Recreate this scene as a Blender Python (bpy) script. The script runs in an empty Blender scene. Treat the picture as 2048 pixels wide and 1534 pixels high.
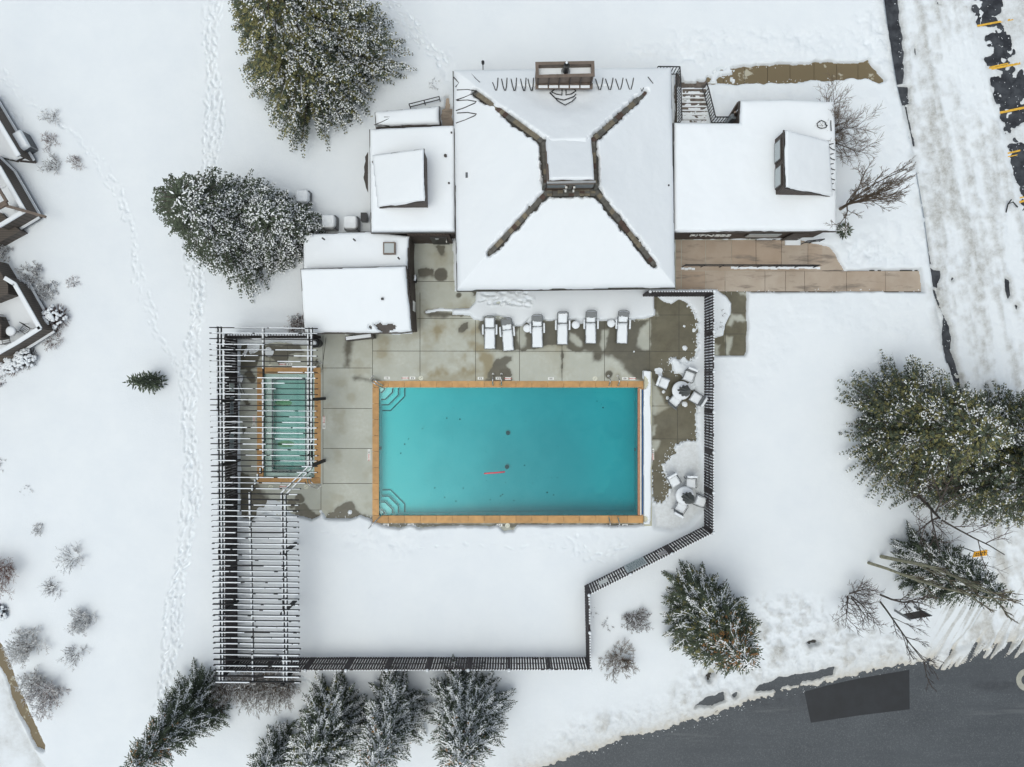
import bpy, math, random
import numpy as np
from mathutils import Vector, Matrix
R = math.radians
scene = bpy.context.scene
col = scene.collection
# ---------------------------------------------------------------- camera, sky, sun
CAMH = 44.4      # drone height above the pool deck, m
FPX = 1420.0     # focal length in pixels of the 2048 px wide photograph
cam_d = bpy.data.cameras.new("camera"); cam = bpy.data.objects.new("camera", cam_d)
col.objects.link(cam); cam.location = (0, 0, CAMH); cam.rotation_euler = (0, 0, 0)
cam_d.sensor_width = 36.0; cam_d.lens = 36.0 * FPX / 2048.0
cam_d.clip_start = 0.5; cam_d.clip_end = 2000
scene.camera = cam
SUN_EL, SUN_AZ = R(74), R(215)     # azimuth clockwise from north (+Y)
world = bpy.data.worlds.new("World"); scene.world = world; world.use_nodes = True
wn = world.node_tree; wn.nodes.clear()
sky = wn.nodes.new('ShaderNodeTexSky'); sky.sky_type = 'NISHITA'; sky.sun_disc = False
sky.sun_elevation = SUN_EL; sky.sun_rotation = SUN_AZ
sky.air_density = 1.0; sky.dust_density = 6.0; sky.ozone_density = 1.0
hs = wn.nodes.new('ShaderNodeHueSaturation'); hs.inputs['Saturation'].default_value = 0.58
bg = wn.nodes.new('ShaderNodeBackground'); bg.inputs['Strength'].default_value = 0.14
wo = wn.nodes.new('ShaderNodeOutputWorld')
tn = wn.nodes.new('ShaderNodeMix'); tn.data_type = 'RGBA'; tn.blend_type = 'MULTIPLY'; tn.inputs[0].default_value = 1.0; tn.inputs[7].default_value = (0.96, 1.03, 1.015, 1)
wn.links.new(sky.outputs[0], hs.inputs['Color']); wn.links.new(hs.outputs[0], tn.inputs[6]); wn.links.new(tn.outputs[2], bg.inputs['Color'])
wn.links.new(bg.outputs[0], wo.inputs['Surface'])
sd_ = bpy.data.lights.new("sun", 'SUN'); sd_.energy = 0.5; sd_.angle = R(90); sd_.color = (1.0, 0.98, 0.96)
sun = bpy.data.objects.new("sun", sd_); col.objects.link(sun)
_d = Vector((math.sin(SUN_AZ) * math.cos(SUN_EL), math.cos(SUN_AZ) * math.cos(SUN_EL), math.sin(SUN_EL)))
sun.rotation_euler = _d.to_track_quat('Z', 'Y').to_euler(); sun.location = (0, 0, 60)
scene.view_settings.view_transform = 'Standard'; scene.view_settings.look = 'None'
scene.view_settings.exposure = -0.14; scene.view_settings.gamma = 1.0

# ---------------------------------------------------------------- measuring
def P(u, v, z=0.0):
    k = (CAMH - z) / FPX
    return ((u - 1024.0) * k, (767.0 - v) * k)
def P3(u, v, z=0.0):
    a = P(u, v, z); return (a[0], a[1], z)
def PP(pts, z=0.0): return [P(u, v, z) for u, v in pts]
PX = CAMH / FPX    # metres per photo pixel on the deck

# ---------------------------------------------------------------- noise
def _hash(xi, yi, s):
    h = (xi.astype(np.int64) * 374761393 + yi.astype(np.int64) * 668265263 + s * 1274126177) & 0xffffffff
    h = ((h ^ (h >> 13)) * 1274126177) & 0xffffffff
    h = (h ^ (h >> 16)) & 0xffffff
    return h / float(0xffffff)
def vn(x, y, s=0):
    xi = np.floor(x); yi = np.floor(y); fx = x - xi; fy = y - yi
    fx = fx * fx * (3 - 2 * fx); fy = fy * fy * (3 - 2 * fy)
    a = _hash(xi, yi, s); b = _hash(xi + 1, yi, s); c = _hash(xi, yi + 1, s); d = _hash(xi + 1, yi + 1, s)
    return (a * (1 - fx) + b * fx) * (1 - fy) + (c * (1 - fx) + d * fx) * fy
def fbm(x, y, sc, octv=4, s=0):
    t = 0; amp = 1.0; tot = 0
    for o in range(octv):
        k = 2 ** o / sc
        t = t + amp * vn(x * k + 17.3 * o + 1000, y * k - 9.1 * o + 1000, s + o); tot += amp; amp *= 0.5
    return t / tot
def sstep(a, b, x):
    t = np.clip((x - a) / (b - a), 0, 1); return t * t * (3 - 2 * t)
def sdf(X, Y, poly):
    """signed distance, positive inside, with nearest point"""
    best = np.full(X.shape, 1e18); nx = np.zeros(X.shape); ny = np.zeros(X.shape)
    ins = np.zeros(X.shape, bool); n = len(poly)
    for i in range(n):
        ax, ay = poly[i]; bx, by = poly[(i + 1) % n]
        dx, dy = bx - ax, by - ay; L = dx * dx + dy * dy + 1e-12
        t = np.clip(((X - ax) * dx + (Y - ay) * dy) / L, 0, 1)
        qx = ax + t * dx; qy = ay + t * dy; d = (X - qx) ** 2 + (Y - qy) ** 2
        m = d < best; best = np.where(m, d, best); nx = np.where(m, qx, nx); ny = np.where(m, qy, ny)
        if ay != by:
            c = ((ay > Y) != (by > Y)) & (X < (bx - ax) * (Y - ay) / (by - ay) + ax)
            ins ^= c
    d = np.sqrt(best); return np.where(ins, d, -d), nx, ny
def sd_in(X, Y, poly, margin):
    """signed distance evaluated only near the polygon, elsewhere -margin*10"""
    px = [p[0] for p in poly]; py = [p[1] for p in poly]
    m = (X > min(px) - margin) & (X < max(px) + margin) & (Y > min(py) - margin) & (Y < max(py) + margin)
    out = np.full(X.shape, -margin * 10.0)
    if m.any(): out[m] = sdf(X[m], Y[m], poly)[0]
    return out

# ---------------------------------------------------------------- materials
MAT = {}
def newmat(name):
    m = bpy.data.materials.new(name); m.use_nodes = True; nt = m.node_tree
    b = nt.nodes['Principled BSDF']; MAT[name] = m; return m, nt, b
def nd(nt, t, **kw):
    n = nt.nodes.new(t)
    for k, v in kw.items():
        if hasattr(n, k): setattr(n, k, v)
        else: n.inputs[k].default_value = v
    return n
def objco(nt):
    return nd(nt, 'ShaderNodeTexCoord').outputs['Object']
def geo_pos(nt):
    return nd(nt, 'ShaderNodeNewGeometry').outputs['Position']
def mixc(nt, fac, a, b):
    m = nt.nodes.new('ShaderNodeMix'); m.data_type = 'RGBA'
    for s, v in ((0, fac), (6, a), (7, b)):
        if isinstance(v, (int, float)): m.inputs[s].default_value = v
        elif isinstance(v, tuple): m.inputs[s].default_value = (v[0], v[1], v[2], 1)
        else: nt.links.new(v, m.inputs[s])
    return m.outputs[2]
def ramp(nt, src, a, b):
    r = nt.nodes.new('ShaderNodeMapRange'); nt.links.new(src, r.inputs[0])
    r.inputs[1].default_value = a; r.inputs[2].default_value = b; return r.outputs[0]
def noise(nt, vec, scale, det=4, rough=0.55):
    n = nt.nodes.new('ShaderNodeTexNoise'); n.inputs['Scale'].default_value = scale
    n.inputs['Detail'].default_value = det; n.inputs['Roughness'].default_value = rough
    nt.links.new(vec, n.inputs['Vector']); return n.outputs[0]
def bump(nt, b, h, strength, dist):
    n = nt.nodes.new('ShaderNodeBump'); n.inputs['Strength'].default_value = strength
    n.inputs['Distance'].default_value = dist; nt.links.new(h, n.inputs['Height'])
    nt.links.new(n.outputs[0], b.inputs['Normal'])
def attr(nt, name):
    a = nt.nodes.new('ShaderNodeAttribute'); a.attribute_name = name; return a.outputs['Fac']
def plain(name, c, rough=0.7, var=0.25, scale=3.0, metal=0.0, bmp=0.0, isl=0.0):
    m, nt, b = newmat(name); p = geo_pos(nt)
    n = noise(nt, p, scale)
    dark = tuple(x * (1 - var) for x in c); lite = tuple(min(1, x * (1 + var)) for x in c)
    o = mixc(nt, ramp(nt, n, 0.3, 0.7), dark, lite)
    if isl > 0:
        g = nd(nt, 'ShaderNodeNewGeometry'); h = nt.nodes.new('ShaderNodeHueSaturation')
        nt.links.new(o, h.inputs['Color'])
        r = nt.nodes.new('ShaderNodeMapRange'); nt.links.new(g.outputs['Random Per Island'], r.inputs[0])
        r.inputs[3].default_value = 1 - isl; r.inputs[4].default_value = 1 + isl
        nt.links.new(r.outputs[0], h.inputs['Value']); o = h.outputs[0]
    nt.links.new(o, b.inputs['Base Color']); b.inputs['Roughness'].default_value = rough
    b.inputs['Metallic'].default_value = metal
    if bmp > 0: bump(nt, b, noise(nt, p, scale * 8), bmp, 0.02)
    return m
# snow lying on the ground, with a "dirt" attribute for slush, ploughed and driven snow
m, nt, b = newmat('snow_ground'); p = geo_pos(nt)
dirt = attr(nt, 'dirt'); tint = attr(nt, 'tint')
clean = mixc(nt, ramp(nt, noise(nt, p, 0.35, 6, 0.65), 0.3, 0.7), (0.755, 0.80, 0.845), (0.80, 0.84, 0.875))
dc = mixc(nt, ramp(nt, noise(nt, p, 3.5, 8, 0.8), 0.38, 0.62), (0.62, 0.64, 0.65), (0.36, 0.355, 0.33))
dc = mixc(nt, tint, dc, (0.50, 0.45, 0.36))
o = mixc(nt, dirt, clean, dc)
nt.links.new(o, b.inputs['Base Color']); b.inputs['Roughness'].default_value = 0.75
b.inputs['Specular IOR Level'].default_value = 0.2
bump(nt, b, noise(nt, p, 6, 7, 0.7), 0.45, 0.03)
m, nt, b = newmat('snow'); p = geo_pos(nt)
nt.links.new(mixc(nt, noise(nt, p, 0.8, 4), (0.80, 0.84, 0.88), (0.84, 0.872, 0.905)), b.inputs['Base Color'])
b.inputs['Roughness'].default_value = 0.7; b.inputs['Specular IOR Level'].default_value = 0.2
bump(nt, b, noise(nt, p, 7, 5, 0.6), 0.2, 0.02)
# concrete pool deck with wet and stained patches held in attributes
m, nt, b = newmat('deck_concrete'); p = geo_pos(nt)
wet = attr(nt, 'wet'); st = attr(nt, 'stain'); br = attr(nt, 'brown')
base = mixc(nt, ramp(nt, noise(nt, p, 0.5, 6, 0.6), 0.3, 0.7), (0.39, 0.405, 0.36), (0.54, 0.56, 0.51))
base = mixc(nt, ramp(nt, noise(nt, p, 5, 6, 0.7), 0.35, 0.75), base, (0.44, 0.445, 0.375))
base = mixc(nt, st, base, (0.26, 0.215, 0.12))
wc = mixc(nt, ramp(nt, noise(nt, p, 1.2, 6, 0.7), 0.3, 0.7), (0.055, 0.050, 0.034), (0.098, 0.090, 0.060))
wc = mixc(nt, br, wc, mixc(nt, ramp(nt, noise(nt, p, 0.9, 6, 0.7), 0.35, 0.65), (0.072, 0.062, 0.034), (0.115, 0.103, 0.062)))
o = mixc(nt, wet, base, wc); nt.links.new(o, b.inputs['Base Color'])
rr = nt.nodes.new('ShaderNodeMapRange'); nt.links.new(wet, rr.inputs[0]); rr.inputs[3].default_value = 0.8; rr.inputs[4].default_value = 0.45
nt.links.new(rr.outputs[0], b.inputs['Roughness']); bump(nt, b, noise(nt, p, 30, 4), 0.2, 0.01)
# brown tinted concrete walk
m, nt, b = newmat('walk_concrete'); p = geo_pos(nt)
g = nd(nt, 'ShaderNodeNewGeometry')
base = mixc(nt, ramp(nt, noise(nt, p, 0.6, 6, 0.6), 0.3, 0.7), (0.355, 0.305, 0.25), (0.48, 0.435, 0.375))
base = mixc(nt, ramp(nt, g.outputs['Random Per Island'], -0.5, 2.5), base, (0.34, 0.21, 0.12))
mp = nt.nodes.new('ShaderNodeMapping'); mp.inputs['Scale'].default_value = (0.35, 1.6, 1); nt.links.new(p, mp.inputs[0])
w2 = ramp(nt, noise(nt, mp.outputs[0], 1.0, 6, 0.65), 0.54, 0.66)
o = mixc(nt, w2, base, (0.22, 0.18, 0.145)); nt.links.new(o, b.inputs['Base Color'])
b.inputs['Roughness'].default_value = 0.65; bump(nt, b, noise(nt, p, 25, 4), 0.2, 0.01)
m, nt, b = newmat('wet_walk'); p = geo_pos(nt)
base = mixc(nt, ramp(nt, noise(nt, p, 1.0, 5, 0.6), 0.61, 0.64), (0.155, 0.118, 0.062), (0.42, 0.395, 0.31))
nt.links.new(base, b.inputs['Base Color']); b.inputs['Roughness'].default_value = 0.5
# asphalt
m, nt, b = newmat('asphalt'); p = geo_pos(nt); wet = attr(nt, 'wet')
base = mixc(nt, ramp(nt, noise(nt, p, 0.25, 6, 0.6), 0.3, 0.7), (0.046, 0.054, 0.063), (0.067, 0.077, 0.088))
base = mixc(nt, ramp(nt, noise(nt, p, 14, 3, 0.8), 0.5, 0.85), base, (0.17, 0.18, 0.19))
mp = nt.nodes.new('ShaderNodeMapping'); mp.inputs['Scale'].default_value = (0.12, 1.3, 1); mp.inputs['Rotation'].default_value = (0, 0, R(-7)); nt.links.new(p, mp.inputs[0])
base = mixc(nt, ramp(nt, noise(nt, mp.outputs[0], 0.8, 5, 0.6), 0.52, 0.75), base, (0.050, 0.058, 0.068))
base = mixc(nt, ramp(nt, noise(nt, mp.outputs[0], 0.5, 6, 0.7), 0.60, 0.80), base, (0.15, 0.16, 0.165))
wetc = mixc(nt, ramp(nt, noise(nt, p, 1.5, 5, 0.6), 0.4, 0.6), (0.012, 0.014, 0.02), (0.05, 0.056, 0.066))
o = mixc(nt, wet, base, wetc); nt.links.new(o, b.inputs['Base Color'])
b.inputs['Roughness'].default_value = 0.6; bump(nt, b, noise(nt, p, 60, 3), 0.3, 0.01)
plain('patch_asphalt', (0.012, 0.014, 0.018), 0.6, 0.3, 1.0, bmp=0.2)
plain('soil', (0.055, 0.052, 0.048), 0.9)
plain('coping', (0.49, 0.275, 0.105), 0.6, 0.16, 2.5, bmp=0.15, isl=0.10)
plain('plaster', (0.72, 0.80, 0.78), 0.7, 0.06, 0.5)
m, nt, b = newmat('pool_plaster'); p = geo_pos(nt)
cl = ramp(nt, noise(nt, p, 0.22, 5, 0.55), 0.38, 0.66)
o = mixc(nt, cl, (0.40, 0.62, 0.63), (0.64, 0.72, 0.72)); silt = attr(nt, 'silt')
o = mixc(nt, silt, o, (0.86, 0.80, 0.77)); nt.links.new(o, b.inputs['Base Color'])
plain('spa_plaster', (0.60, 0.64, 0.61), 0.7, 0.10, 0.8)
plain('algae', (0.28, 0.40, 0.22), 0.8)
plain('dark_tile', (0.008, 0.03, 0.05), 0.4, 0.1)
plain('joint', (0.07, 0.066, 0.052), 0.9, 0.2)
plain('fence_wood', (0.036, 0.028, 0.030), 0.75, 0.35, 4, isl=0.25)
plain('pergola_wood', (0.014, 0.014, 0.016), 0.75, 0.3, 4)
m, nt, b = newmat('siding'); p = geo_pos(nt)
wv = nd(nt, 'ShaderNodeTexWave', wave_type='BANDS', bands_direction='DIAGONAL'); wv.inputs['Scale'].default_value = 3.3
wv.inputs['Distortion'].default_value = 0.4; nt.links.new(p, wv.inputs['Vector'])
c1 = mixc(nt, ramp(nt, noise(nt, p, 2, 5), 0.3, 0.7), (0.060, 0.043, 0.036), (0.105, 0.078, 0.064))
nt.links.new(mixc(nt, ramp(nt, wv.outputs[1], 0.0, 0.22), (0.02, 0.015, 0.013), c1), b.inputs['Base Color'])
b.inputs['Roughness'].default_value = 0.75; bump(nt, b, wv.outputs[1], 0.5, 0.02)
m, nt, b = newmat('condo_siding'); p = geo_pos(nt)
wv = nd(nt, 'ShaderNodeTexWave', wave_type='BANDS', bands_direction='Y'); wv.inputs['Scale'].default_value = 2.2
nt.links.new(p, wv.inputs['Vector'])
nt.links.new(mixc(nt, ramp(nt, wv.outputs[1], 0.0, 0.2), (0.055, 0.047, 0.042), (0.105, 0.088, 0.075)), b.inputs['Base Color'])
b.inputs['Roughness'].default_value = 0.75
plain('trim_brown', (0.15, 0.115, 0.092), 0.6, 0.2, 3)
plain('dark_trim', (0.055, 0.045, 0.04), 0.6, 0.2, 3)
plain('roof_shingle', (0.055, 0.052, 0.046), 0.85, 0.4, 6, bmp=0.3)
plain('cap_a', (0.17, 0.145, 0.105), 0.85, 0.25, 5)
plain('cap_b', (0.105, 0.10, 0.088), 0.85, 0.25, 5)
plain('cap_c', (0.075, 0.048, 0.038), 0.85, 0.25, 5)
plain('brick', (0.10, 0.055, 0.04), 0.85, 0.3, 8)
plain('metal_black', (0.02, 0.02, 0.022), 0.45, 0.1)
plain('metal_grey', (0.30, 0.31, 0.32), 0.4, 0.1, metal=0.6)
plain('chrome', (0.62, 0.62, 0.62), 0.25, 0.05, metal=0.85)
plain('ac_dark', (0.10, 0.11, 0.12), 0.6, 0.3, 20)
plain('grey_sling', (0.20, 0.21, 0.215), 0.8, 0.1, 20)
plain('frame_grey', (0.15, 0.16, 0.165), 0.5, 0.1)
plain('umbrella_cloth', (0.155, 0.16, 0.155), 0.85, 0.15, 6)
plain('white_paint', (0.75, 0.75, 0.72), 0.6, 0.06)
plain('off_white', (0.62, 0.62, 0.52), 0.6, 0.08)
plain('red_paint', (0.50, 0.07, 0.06), 0.6, 0.1)
plain('black_paint', (0.02, 0.02, 0.02), 0.6, 0.1)
plain('sign_board', (0.52, 0.57, 0.57), 0.5, 0.08)
plain('sign_grey', (0.28, 0.32, 0.36), 0.5, 0.1, 12)
plain('sign_pink', (0.48, 0.42, 0.42), 0.5, 0.08)
plain('sign_text', (0.10, 0.15, 0.17), 0.6, 0.1)
plain('yellow_sign', (0.78, 0.37, 0.01), 0.5, 0.08)
plain('yellow_paint', (0.72, 0.42, 0.05), 0.7, 0.2, 8)
plain('grey_paint', (0.36, 0.36, 0.31), 0.7, 0.12, 6)
plain('noodle', (0.80, 0.10, 0.13), 0.6, 0.05)
plain('cover_blue', (0.02, 0.10, 0.28), 0.5, 0.1)
plain('brick_edge', (0.42, 0.20, 0.12), 0.7, 0.2, 8)
plain('beige', (0.48, 0.47, 0.36), 0.7, 0.06)
plain('leaf_litter', (0.03, 0.05, 0.04), 0.9)
plain('stone_step', (0.13, 0.11, 0.095), 0.85, 0.4, 4, bmp=0.3)
plain('bark', (0.085, 0.07, 0.06), 0.9, 0.3, 10, bmp=0.3)
plain('bark_pale', (0.27, 0.26, 0.18), 0.85, 0.3, 6, bmp=0.2)
plain('twig', (0.075, 0.055, 0.048), 0.9, 0.3, 4)
plain('twig_red', (0.13, 0.06, 0.045), 0.9, 0.3, 4)
plain('twig_tan', (0.145, 0.11, 0.08), 0.9, 0.3, 4)
plain('needle_dark', (0.062, 0.080, 0.050), 0.8, 0.3, 2, isl=0.5)
plain('needle_blue', (0.050, 0.066, 0.058), 0.8, 0.3, 2, isl=0.5)
plain('needle_olive', (0.20, 0.19, 0.075), 0.8, 0.3, 2, isl=0.4)
plain('cone_brown', (0.34, 0.18, 0.07), 0.8, 0.3, 6, isl=0.3)
plain('snow_flake', (0.86, 0.88, 0.90), 0.7, 0.05)
m, nt, b = newmat('glass'); b.inputs['Base Color'].default_value = (0.22, 0.25, 0.27, 1); b.inputs['Roughness'].default_value = 0.08
m, nt, b = newmat('glass_sky'); b.inputs['Base Color'].default_value = (0.42, 0.46, 0.47, 1); b.inputs['Roughness'].default_value = 0.15
def water(name, colr, dens):
    m = bpy.data.materials.new(name); m.use_nodes = True; nt = m.node_tree; nt.nodes.clear(); MAT[name] = m
    out = nt.nodes.new('ShaderNodeOutputMaterial'); tr = nt.nodes.new('ShaderNodeBsdfTransparent')
    gl = nt.nodes.new('ShaderNodeBsdfGlossy'); gl.inputs['Roughness'].default_value = 0.04
    fr = nt.nodes.new('ShaderNodeFresnel'); fr.inputs[0].default_value = 1.33
    mx = nt.nodes.new('ShaderNodeMixShader'); nt.links.new(fr.outputs[0], mx.inputs[0])
    bp = nt.nodes.new('ShaderNodeBump'); bp.inputs['Strength'].default_value = 0.05; bp.inputs['Distance'].default_value = 0.02
    nt.links.new(noise(nt, geo_pos(nt), 2.5, 3), bp.inputs['Height']); nt.links.new(bp.outputs[0], gl.inputs['Normal'])
    nt.links.new(tr.outputs[0], mx.inputs[1]); nt.links.new(gl.outputs[0], mx.inputs[2])
    va = nt.nodes.new('ShaderNodeVolumeAbsorption'); va.inputs['Color'].default_value = (*colr, 1); va.inputs['Density'].default_value = dens
    nt.links.new(mx.outputs[0], out.inputs['Surface']); nt.links.new(va.outputs[0], out.inputs['Volume'])
water('pool_water', (0.0, 0.85, 0.88), 1.65)
water('spa_water', (0.30, 0.84, 0.82), 0.75)

# ---------------------------------------------------------------- objects
def tag(o, label=None, cat=None, group=None, kind=None):
    if label: o['label'] = label
    if cat: o['category'] = cat
    if group: o['group'] = group
    if kind: o['kind'] = kind
    return o
def empty(name, loc=(0, 0, 0), rz=0.0, label=None, cat=None, group=None):
    o = bpy.data.objects.new(name, None); col.objects.link(o); o.location = loc; o.rotation_euler.z = rz
    o.empty_display_size = 0.2
    return tag(o, label, cat, group)
WORLD = {}   # parent base offsets
def link(name, me, parent=None):
    o = bpy.data.objects.new(name, me); col.objects.link(o)
    if parent is not None: o.parent = parent
    return o
class MB:
    def __init__(s): s.v = []; s.f = []; s.m = []; s.mats = []
    def mi(s, mat):
        if mat not in s.mats: s.mats.append(mat)
        return s.mats.index(mat)
    def add(s, vs, fs, mat):
        k = len(s.v); s.v += [tuple(a) for a in vs]; i = s.mi(mat)
        for f in fs: s.f.append(tuple(a + k for a in f)); s.m.append(i)
    def box(s, c, size, mat, rz=0.0, M=None):
        hx, hy, hz = size[0] / 2, size[1] / 2, size[2] / 2
        if M is None: M = Matrix.Rotation(rz, 3, 'Z')
        c = Vector(c)
        vs = [c + M @ Vector((x * hx, y * hy, z * hz)) for z in (-1, 1) for y in (-1, 1) for x in (-1, 1)]
        s.add(vs, [(0, 2, 3, 1), (4, 5, 7, 6), (0, 1, 5, 4), (2, 6, 7, 3), (0, 4, 6, 2), (1, 3, 7, 5)], mat)
    def bar(s, a, b, w, h, mat, z=None):
        """box from a to b (3d), width w across, height h"""
        a = Vector(a); b = Vector(b); d = b - a; L = d.length
        if L < 1e-6: return
        x = d / L; up = Vector((0, 0, 1)) if abs(x.z) < 0.95 else Vector((0, 1, 0))
        y = up.cross(x).normalized(); zz = x.cross(y)
        M = Matrix((x, y, zz)).transposed(); s.box((a + b) / 2, (L, w, h), mat, M=M)
    def prism(s, poly, z0, z1, mat, top=None):
        n = len(poly); zt = z1 if isinstance(z1, (list, tuple)) else [z1] * n
        A = sum(poly[i][0] * poly[(i + 1) % n][1] - poly[(i + 1) % n][0] * poly[i][1] for i in range(n))
        if A < 0: poly = poly[::-1]; zt = zt[::-1]
        vs = [(p[0], p[1], z0) for p in poly] + [(p[0], p[1], zt[i]) for i, p in enumerate(poly)]
        s.add(vs, [tuple(range(n - 1, -1, -1))] + [(i, (i + 1) % n, n + (i + 1) % n, n + i) for i in range(n)], mat)
        k = len(s.v) - n; s.f.append(tuple(k + i for i in range(n))); s.m.append(s.mi(top or mat))
    def tube(s, pts, r, mat, n=6, r1=None, cap=True):
        pts = [Vector(p) for p in pts]; m = len(pts)
        if m < 2: return
        r1 = r if r1 is None else r1; vs = []; pv = None
        for i, p in enumerate(pts):
            d = (pts[min(i + 1, m - 1)] - pts[max(i - 1, 0)])
            if d.length < 1e-7: d = Vector((0, 0, 1))
            d.normalize(); a = Vector((0, 0, 1)) if abs(d.z) < 0.9 else Vector((1, 0, 0))
            if pv is None: x = a.cross(d).normalized()
            else: x = (pv - d * pv.dot(d)).normalized() if (pv - d * pv.dot(d)).length > 1e-4 else a.cross(d).normalized()
            pv = x; y = d.cross(x); rr = r + (r1 - r) * i / (m - 1)
            vs += [p + (x * math.cos(2 * math.pi * k / n) + y * math.sin(2 * math.pi * k / n)) * rr for k in range(n)]
        fs = [(i * n + k, i * n + (k + 1) % n, (i + 1) * n + (k + 1) % n, (i + 1) * n + k) for i in range(m - 1) for k in range(n)]
        if cap: fs += [tuple(range(n - 1, -1, -1)), tuple((m - 1) * n + k for k in range(n))]
        s.add(vs, fs, mat)
    def lathe(s, prof, mat, c=(0, 0, 0), n=24, cap=True):
        vs = []; m = len(prof)
        for (r, z) in prof:
            vs += [(c[0] + r * math.cos(2 * math.pi * k / n), c[1] + r * math.sin(2 * math.pi * k / n), c[2] + z) for k in range(n)]
        fs = [(i * n + k, i * n + (k + 1) % n, (i + 1) * n + (k + 1) % n, (i + 1) * n + k) for i in range(m - 1) for k in range(n)]
        if cap: fs += [tuple(range(n - 1, -1, -1)), tuple((m - 1) * n + k for k in range(n))]
        s.add(vs, fs, mat)
    def ring(s, outer, inner, z0, z1, mat):
        n = len(outer)
        vs = [(p[0], p[1], z1) for p in outer] + [(p[0], p[1], z1) for p in inner] + [(p[0], p[1], z0) for p in outer] + [(p[0], p[1], z0) for p in inner]
        fs = []
        for i in range(n):
            j = (i + 1) % n
            fs += [(i, j, n + j, n + i), (2 * n + i, 2 * n + j, j, i), (n + i, n + j, 3 * n + j, 3 * n + i)]
        s.add(vs, fs, mat)
    def build(s, name, parent=None, smooth=False, origin=None, bevel=0.0):
        me = bpy.data.meshes.new(name)
        if origin is not None: s.v = [(a[0] - origin[0], a[1] - origin[1], a[2] - origin[2]) for a in s.v]
        me.from_pydata(s.v, [], s.f)
        for mn in s.mats: me.materials.append(MAT[mn])
        me.polygons.foreach_set('material_index', s.m)
        if smooth: me.polygons.foreach_set('use_smooth', [True] * len(me.polygons))
        me.update(); o = link(name, me, parent)
        if origin is not None and parent is None: o.location = origin
        if bevel > 0:
            bm = o.modifiers.new('bevel', 'BEVEL'); bm.width = bevel; bm.segments = 2; bm.limit_method = 'ANGLE'
        return o
def fast_mesh(name, V, F4, mats, mi=None, smooth=True, attrs=None):
    me = bpy.data.meshes.new(name); nf, k = F4.shape
    me.vertices.add(len(V)); me.vertices.foreach_set('co', np.ascontiguousarray(V, dtype=np.float32).ravel())
    me.loops.add(nf * k); me.loops.foreach_set('vertex_index', np.ascontiguousarray(F4, dtype=np.int32).ravel())
    me.polygons.add(nf); me.polygons.foreach_set('loop_start', np.arange(0, nf * k, k, dtype=np.int32))
    try: me.polygons.foreach_set('loop_total', np.full(nf, k, dtype=np.int32))
    except Exception: pass
    for mn in mats: me.materials.append(MAT[mn])
    if mi is not None: me.polygons.foreach_set('material_index', np.ascontiguousarray(mi, dtype=np.int32))
    me.polygons.foreach_set('use_smooth', np.full(nf, smooth))
    me.update(calc_edges=True)
    for an, av in (attrs or {}).items():
        a = me.attributes.new(an, 'FLOAT', 'POINT'); a.data.foreach_set('value', np.ascontiguousarray(av, dtype=np.float32).ravel())
    me.validate(); return me
def grid_obj(name, X, Y, Z, keep, mat, attrs=None, parent=None):
    """X,Y,Z 2-d arrays; keep = face mask"""
    ny, nx = X.shape; idx = np.arange(ny * nx).reshape(ny, nx)
    F = np.stack([idx[:-1, :-1], idx[:-1, 1:], idx[1:, 1:], idx[1:, :-1]], -1)[keep]
    used = np.zeros(ny * nx, bool); used[F.ravel()] = True
    new = np.cumsum(used) - 1; F = new[F]
    V = np.stack([X.ravel(), Y.ravel(), Z.ravel()], -1)[used]
    at = {k: v.ravel()[used] for k, v in (attrs or {}).items()}
    me = fast_mesh(name, V, F, [mat], attrs=at)
    return link(name, me, parent)
def poly_snow(name, poly, zf, T, parent, rad=0.22, res=0.07, cut=None, mat='snow', seed=0, rough=0.015, org=(0, 0, 0)):
    """a snow blanket over polygon (world xy) lying on surface zf(x,y)"""
    xs = [p[0] for p in poly]; ys = [p[1] for p in poly]
    gx = np.arange(min(xs) - res, max(xs) + 2 * res, res); gy = np.arange(min(ys) - res, max(ys) + 2 * res, res)
    X, Y = np.meshgrid(gx, gy); d, nx, ny = sdf(X, Y, poly)
    ins = d > 0; near = (~ins) & (d > -res * 1.6)
    wob = (fbm(X, Y, 0.5, 3, seed + 5) - 0.5) * 0.06
    wv_ = np.clip((fbm(X, Y, .9, 4, seed + 40) - .35), 0, 1) * .22
    X2 = np.where(near, nx + (nx - X) / np.maximum(-d, 1e-4) * np.minimum(wv_, res * .9), X); Y2 = np.where(near, ny + (ny - Y) / np.maximum(-d, 1e-4) * np.minimum(wv_, res * .9), Y); dd = np.where(ins, d, 0)
    t = np.clip((dd) / rad, 0, 1); t0_ = np.clip(dd / (rad * 2.6), 0, 1); h = T * (0.20 + 0.60 * np.sqrt(1 - (1 - t) ** 2) + .20 * np.sqrt(1 - (1 - t0_) ** 2))
    h = h + (fbm(X, Y, 2.2, 5, seed) - 0.5) * 0.17 * t + (fbm(X, Y, 0.35, 2, seed + 9) - 0.5) * rough * t
    if cut is not None: h = cut(X2, Y2, h)
    Z = zf(X2, Y2) + h
    ok = ins | near
    keep = (ins[:-1, :-1] | ins[1:, :-1] | ins[:-1, 1:] | ins[1:, 1:]) & ok[:-1, :-1] & ok[1:, :-1] & ok[:-1, 1:] & ok[1:, 1:]
    keep &= ~((h[:-1, :-1] < -0.03) & (h[1:, :-1] < -0.03) & (h[:-1, 1:] < -0.03) & (h[1:, 1:] < -0.03))
    o = grid_obj(name, X2 - org[0], Y2 - org[1], Z - org[2], keep, mat, parent=parent)
    # skirt: thickness of the blanket edge
    return o
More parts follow.
